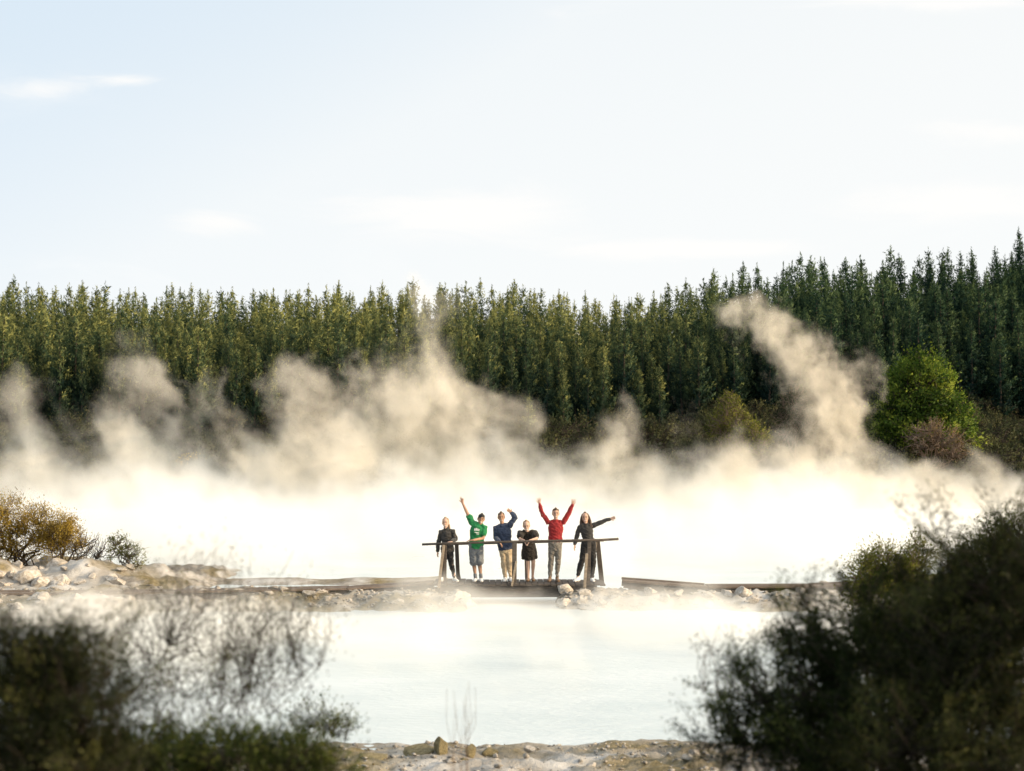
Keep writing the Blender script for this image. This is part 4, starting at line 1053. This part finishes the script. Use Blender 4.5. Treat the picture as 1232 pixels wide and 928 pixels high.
# low bank over the far lake
YS = 64
steam('steam_bank', 'white steam bank lying low over the far lake behind the bridge',
      [((x, 53.5, .1), (7.5, 12.8, h), 1.25) for x, h in ((-26, 4.4), (-20, 2.3), (-14, 4.2), (-8, 2.6), (-2, 3.9), (4, 2.4), (10, 3.8))] + [((15.5, 54, .1), (5.5, 11, 2.2), 1.1)],
      .24, .31, (.998, .985, .96), warp=2.8, wscale=.3, seed=1, thr=(.1, 1.5), contrast=2.9, fscale=.40)
steam('steam_bank', 'torn cream steam bank farther back over the lake before the scrub',
      [((x, 74, .3), (8, 11, h), w_) for x, h, w_ in ((-34, 5.0, 1.1), (-25, 4.2, .9), (-16, 5.6, 1.1), (-8, 4.2, .9), (0, 5.2, 1.1), (8, 4.0, .95), (15, 5.0, 1.05), (22, 3.6, .9), (28, 3.0, .75))],
      .19, .25, (.997, .955, .885), warp=2.4, wscale=.3, seed=12, thr=(.2, 1.5), contrast=3.0, fscale=.38)
steam('steam_veil', 'ragged beige steam veil rising from the far lake before the scrub',
      [SB(x, y, 72, 90, 46, 8, w) for x, y, w in ((-10, 590, 1.0), (110, 596, 1.05), (240, 600, .9), (360, 590, 1.0), (490, 590, 1.05), (620, 596, .95), (740, 600, .95), (860, 600, 1.0), (980, 604, .95), (1080, 612, .7))] +
      [SB(x, y, 76, 70, 40, 6, w) for x, y, w in ((30, 530, .7), (150, 535, .75), (380, 530, .75), (560, 545, .7))],
      .15, .17, (.995, .935, .835), warp=1.9, seed=11, thr=(.3, 1.5), contrast=3.2, fscale=.42)
Y2 = 76
steam('steam_plume', 'broad steam plume rising highest near the middle of the lake',
      [SB(555, 580, Y2, 90, 60, 6, 1.1), SB(530, 515, Y2, 80, 64, 5.5, 1.1), SB(500, 465, Y2, 72, 50, 4.5, 1.0), SB(510, 415, Y2, 46, 46, 3.6, .8), SB(522, 372, Y2, 34, 36, 3, .62), SB(450, 530, Y2, 66, 56, 5, .9), SB(600, 535, Y2, 50, 46, 4, .8), SB(455, 455, Y2, 40, 34, 3, .55)],
      .13, .34, warp=1.9, seed=2, thr=(.3, 1.6), contrast=3.2, fscale=.42)
Y2 = 70
steam('steam_plume', 'slanting warm steam plume leaning left in front of the broadleaf tree',
      [SB(985, 570, Y2, 62, 44, 3.4, 1.15), SB(1000, 525, Y2, 48, 42, 3, 1.2), SB(1008, 480, Y2, 46, 38, 3, 1.2), SB(998, 450, Y2, 46, 34, 3, 1.15), SB(966, 428, Y2, 50, 34, 2.9, 1.15), SB(932, 403, Y2, 48, 30, 2.6, 1.1), SB(902, 384, Y2, 38, 24, 2.3, 1.0), SB(878, 372, Y2, 24, 15, 1.8, .85), SB(1034, 440, Y2, 24, 34, 2, .9), SB(950, 560, Y2, 52, 32, 3, .8), SB(1040, 500, Y2, 24, 40, 2.2, .6)],
      .085, .46, (.993, .915, .79), warp=1.25, wscale=.6, seed=3, thr=(.3, 1.8), contrast=3.7, fscale=.62)
Y2 = 68
steam('steam_plume', 'short pointed steam plume behind the man in red',
      [SB(740, 600, Y2, 66, 46, 5, 1.0), SB(748, 550, Y2, 50, 46, 4, .95), SB(740, 512, Y2, 30, 32, 2.8, .75), SB(690, 580, Y2, 46, 36, 4, .75), SB(790, 575, Y2, 36, 32, 3.4, .7)],
      .12, .38, warp=1.6, seed=4, thr=(.3, 1.6), contrast=3.1, fscale=.48)
Y2 = 72
steam('steam_plume', 'wispy steam plume left of the broad one',
      [SB(380, 580, Y2, 80, 54, 5, 1.0), SB(385, 525, Y2, 62, 58, 4.4, 1.0), SB(375, 475, Y2, 42, 42, 3.4, .8), SB(300, 555, Y2, 56, 44, 4, .75), SB(430, 550, Y2, 56, 52, 4, .9), SB(300, 490, Y2, 24, 40, 2.6, .5)],
      .13, .34, warp=1.9, seed=5, thr=(.3, 1.6), contrast=3.2, fscale=.44)
Y2 = 74
steam('steam_plume', 'thin ragged steam plume above the left shore',
      [SB(60, 570, Y2, 90, 60, 5, .95), SB(170, 555, Y2, 76, 62, 5, .95), SB(160, 490, Y2, 56, 60, 4.2, .8), SB(175, 440, Y2, 42, 42, 3.2, .68), SB(40, 500, Y2, 70, 44, 4, .6), SB(235, 500, Y2, 40, 54, 3, .55)],
      .13, .27, warp=2.0, seed=6, thr=(.3, 1.6), contrast=3.3, fscale=.42)
Y2 = 66
steam('steam_plume', 'low steam drift between the short plume and the slanting plume',
      [SB(880, 590, Y2, 76, 40, 5, 1.0), SB(890, 540, Y2, 50, 40, 3.2, .85), SB(835, 510, Y2, 30, 38, 2.6, .65), SB(930, 565, Y2, 50, 36, 4, .85), SB(1000, 600, Y2, 76, 34, 4, .9), SB(1080, 600, Y2, 66, 30, 4, .75)],
      .12, .33, warp=1.7, seed=7, thr=(.3, 1.6), contrast=3.2, fscale=.46)
Y2 = 60
steam('steam_plume', 'small steam wisp at the right end of the lake by the dark bush',
      [SB(1170, 580, Y2, 46, 32, 3, .9), SB(1192, 556, Y2, 30, 26, 2.2, .8), SB(1130, 610, Y2, 56, 26, 3, .85)],
      .11, .50, warp=1.4, seed=8, thr=(.3, 1.6), contrast=3.0, fscale=.5)
# mist on the near pool
steam('steam_mist', 'thin mist drifting over the near pool in front of the causeway',
      [((x, y, .15), (3.8, 3.4, .9), w * 1.15) for x, y, w in ((-9, 32.0, .9), (-5, 31.4, .9), (-1, 31.8, 1.0), (3, 31.6, 1.0), (7, 31.8, .9), (-7, 28.5, .6), (-2, 29, .7), (3, 29, .7), (7, 29, .6), (0, 25, .35), (-5, 25, .35), (5, 25, .35), (-8, 27, .7), (-5.5, 28.5, .7), (6.5, 27.5, .6), (-10, 30, .8), (9, 30, .7))] +
      [((x, 34.5, .2), (2.2, 1.1, .7), .72) for x in (-10, -7, -4.2, -2, 0, 2.2, 4.5, 7, 9.5)] + [((.3, 35.0, .1), (3.4, .6, .5), .4)],
      .11, .45, (.998, .97, .92), warp=.9, seed=9, thr=(.2, 1.3), contrast=2.2, fscale=.6, pad=.4)

# ------------------------------------------------------------------ world, sun, camera
SUN_EL, SUN_AZ = R(15), R(105)          # azimuth from +Y (the view) towards +X
sd = Vector((math.cos(SUN_EL) * math.sin(SUN_AZ), math.cos(SUN_EL) * math.cos(SUN_AZ), math.sin(SUN_EL)))
w = bpy.data.worlds.new('World'); scene.world = w; w.use_nodes = True
nt = w.node_tree; nt.nodes.clear()
sky = nd(nt, 'ShaderNodeTexSky'); sky.sky_type = 'NISHITA'; sky.sun_disc = False
sky.sun_elevation = SUN_EL; sky.sun_rotation = SUN_AZ; sky.air_density = 1.0; sky.dust_density = 1.5; sky.ozone_density = 1.0
tc = nd(nt, 'ShaderNodeTexCoord'); sx = nd(nt, 'ShaderNodeSeparateXYZ'); nt.links.new(tc.outputs['Generated'], sx.inputs[0])
def mth(op, a, b=None, c=None, clamp=False):
    k = nd(nt, 'ShaderNodeMath', operation=op, use_clamp=clamp)
    for i, v in enumerate((a, b, c)):
        if v is None: continue
        if hasattr(v, 'is_output'): nt.links.new(v, k.inputs[i])
        else: k.inputs[i].default_value = v
    return k.outputs[0]
# high thin cloud sheet: direction projected on a plane overhead, so streaks flatten towards the horizon
zc = mth('ADD', mth('MAXIMUM', sx.outputs['Z'], 0), .12)
cx = mth('DIVIDE', sx.outputs['X'], zc); cy = mth('DIVIDE', sx.outputs['Y'], zc)
cb = nd(nt, 'ShaderNodeCombineXYZ'); nt.links.new(cx, cb.inputs[0]); nt.links.new(cy, cb.inputs[1]); cb.inputs[2].default_value = 4.2
f1 = noise(nt, .55, 7, .6, cb.outputs[0], .6)
cl = nd(nt, 'ShaderNodeMapRange', interpolation_type='SMOOTHSTEP'); cl.inputs['From Min'].default_value = .52; cl.inputs['From Max'].default_value = .68
nt.links.new(f1, cl.inputs['Value'])
hz = nd(nt, 'ShaderNodeMapRange'); nt.links.new(sx.outputs['Z'], hz.inputs['Value'])
hz.inputs['From Min'].default_value = .0; hz.inputs['From Max'].default_value = .42; hz.inputs['To Min'].default_value = 1.0; hz.inputs['To Max'].default_value = .95
haze = nd(nt, 'ShaderNodeMix', data_type='RGBA'); nt.links.new(hz.outputs[0], haze.inputs['Factor']); nt.links.new(sky.outputs[0], haze.inputs['A'])
lr = nd(nt, 'ShaderNodeMapRange', interpolation_type='SMOOTHSTEP'); nt.links.new(mth('MULTIPLY_ADD', sx.outputs['X'], -.55, sx.outputs['Z']), lr.inputs['Value']); lr.inputs['From Min'].default_value = .02; lr.inputs['From Max'].default_value = .52
nt.links.new(ramp(nt, lr.outputs[0], [(0, (.965, .985, .985)), (.5, (.92, .96, .98)), (1, (.72, .84, .95))]), haze.inputs['B'])
vs = nd(nt, 'ShaderNodeVectorMath', operation='SCALE'); nt.links.new(haze.inputs['B'].links[0].from_socket, vs.inputs[0]); vs.inputs['Scale'].default_value = 10.0; nt.links.new(vs.outputs[0], haze.inputs['B'])
cm = nd(nt, 'ShaderNodeMix', data_type='RGBA'); nt.links.new(mth('MULTIPLY', cl.outputs[0], .4), cm.inputs['Factor']); nt.links.new(haze.outputs['Result'], cm.inputs['A'])
cm.inputs['B'].default_value = (10.3, 10.3, 10.2, 1)
dp = nd(nt, 'ShaderNodeVectorMath', operation='DOT_PRODUCT'); nt.links.new(tc.outputs['Generated'], dp.inputs[0]); dp.inputs[1].default_value = tuple(sd)
gl = mth('POWER', mth('MAXIMUM', dp.outputs['Value'], 0), 5.0)
gm = nd(nt, 'ShaderNodeMix', data_type='RGBA', blend_type='ADD'); nt.links.new(gl, gm.inputs['Factor']); nt.links.new(cm.outputs['Result'], gm.inputs['A'])
gm.inputs['B'].default_value = (46, 38, 27, 1); cm = gm
yy_ = mth('MAXIMUM', sx.outputs['Y'], .05); U = mth('DIVIDE', sx.outputs['X'], yy_); W = mth('DIVIDE', sx.outputs['Z'], yy_)
cb2 = nd(nt, 'ShaderNodeCombineXYZ'); nt.links.new(mth('MULTIPLY', U, 9), cb2.inputs[0]); nt.links.new(mth('MULTIPLY', W, 42), cb2.inputs[1])
nz = noise(nt, 1.0, 7, .62, cb2.outputs[0], .8); tot = None
for (px, py, ru, rv, wt) in ((45, 108, 70, 18, 1.0), (150, 98, 60, 8, .8), (262, 268, 62, 19, 1.0), (470, 255, 130, 34, .9), (600, 258, 110, 34, .9), (780, 300, 190, 16, .9), (1185, 158, 90, 17, 1.2), (1140, 245, 150, 26, 1.2), (1130, 2, 170, 14, 1.2), (700, 15, 120, 20, .35), (900, 298, 110, 14, .8)):
    p = P(px, py, 1.0); du = mth('MULTIPLY', mth('SUBTRACT', U, float(p[0])), F / ru); dv = mth('MULTIPLY', mth('SUBTRACT', W, float(p[2] - CAM_Z)), F / rv)
    r2 = mth('ADD', mth('MULTIPLY', du, du), mth('MULTIPLY', dv, dv)); f_ = mth('MULTIPLY', mth('EXPONENT', mth('MULTIPLY', r2, -1.2)), wt)
    tot = f_ if tot is None else mth('ADD', tot, f_)
pm = nd(nt, 'ShaderNodeMapRange', interpolation_type='SMOOTHSTEP'); nt.links.new(mth('ADD', tot, mth('MULTIPLY', mth('SUBTRACT', nz, .5), 2.0)), pm.inputs['Value']); pm.inputs['From Min'].default_value = .15; pm.inputs['From Max'].default_value = 1.25
cm2 = nd(nt, 'ShaderNodeMix', data_type='RGBA'); nt.links.new(mth('MULTIPLY', mth('MULTIPLY', pm.outputs[0], mth('MINIMUM', mth('MULTIPLY', tot, 3), 1)), .85), cm2.inputs['Factor']); nt.links.new(cm.outputs['Result'], cm2.inputs['A']); cm2.inputs['B'].default_value = (10.2, 10.1, 9.9, 1); cm = cm2
bg = nd(nt, 'ShaderNodeBackground'); bg.inputs['Strength'].default_value = .10
nt.links.new(cm.outputs['Result'], bg.inputs['Color'])
wo = nd(nt, 'ShaderNodeOutputWorld'); nt.links.new(bg.outputs[0], wo.inputs['Surface'])

sun = bpy.data.lights.new('sun', 'SUN'); sun.energy = 5.0; sun.angle = R(.53); sun.color = (1, .77, .50)
so = bpy.data.objects.new('sun', sun); COL.objects.link(so); so.rotation_euler = sd.to_track_quat('Z', 'Y').to_euler(); so.location = (60, 20, 40)

cam = bpy.data.cameras.new('camera'); co = bpy.data.objects.new('camera', cam); COL.objects.link(co)
co.location = (0, 0, CAM_Z); co.rotation_euler = (R(90) + PITCH, 0, 0)
cam.lens = 50; cam.sensor_width = 36; cam.clip_start = .1; cam.clip_end = 6000
cam.dof.use_dof = True; cam.dof.focus_distance = 37.0; cam.dof.aperture_fstop = 1.8; cam.dof.aperture_blades = 0
scene.camera = co
scene.view_settings.view_transform = 'Standard'; scene.view_settings.look = 'None'; scene.view_settings.exposure = 0; scene.view_settings.gamma = 1
cy = scene.cycles
cy.max_bounces = 8; cy.diffuse_bounces = 3; cy.glossy_bounces = 2; cy.transmission_bounces = 3; cy.volume_bounces = 4; cy.transparent_max_bounces = 8
cy.volume_step_rate = 2.5; cy.volume_max_steps = 512; cy.use_denoising = True
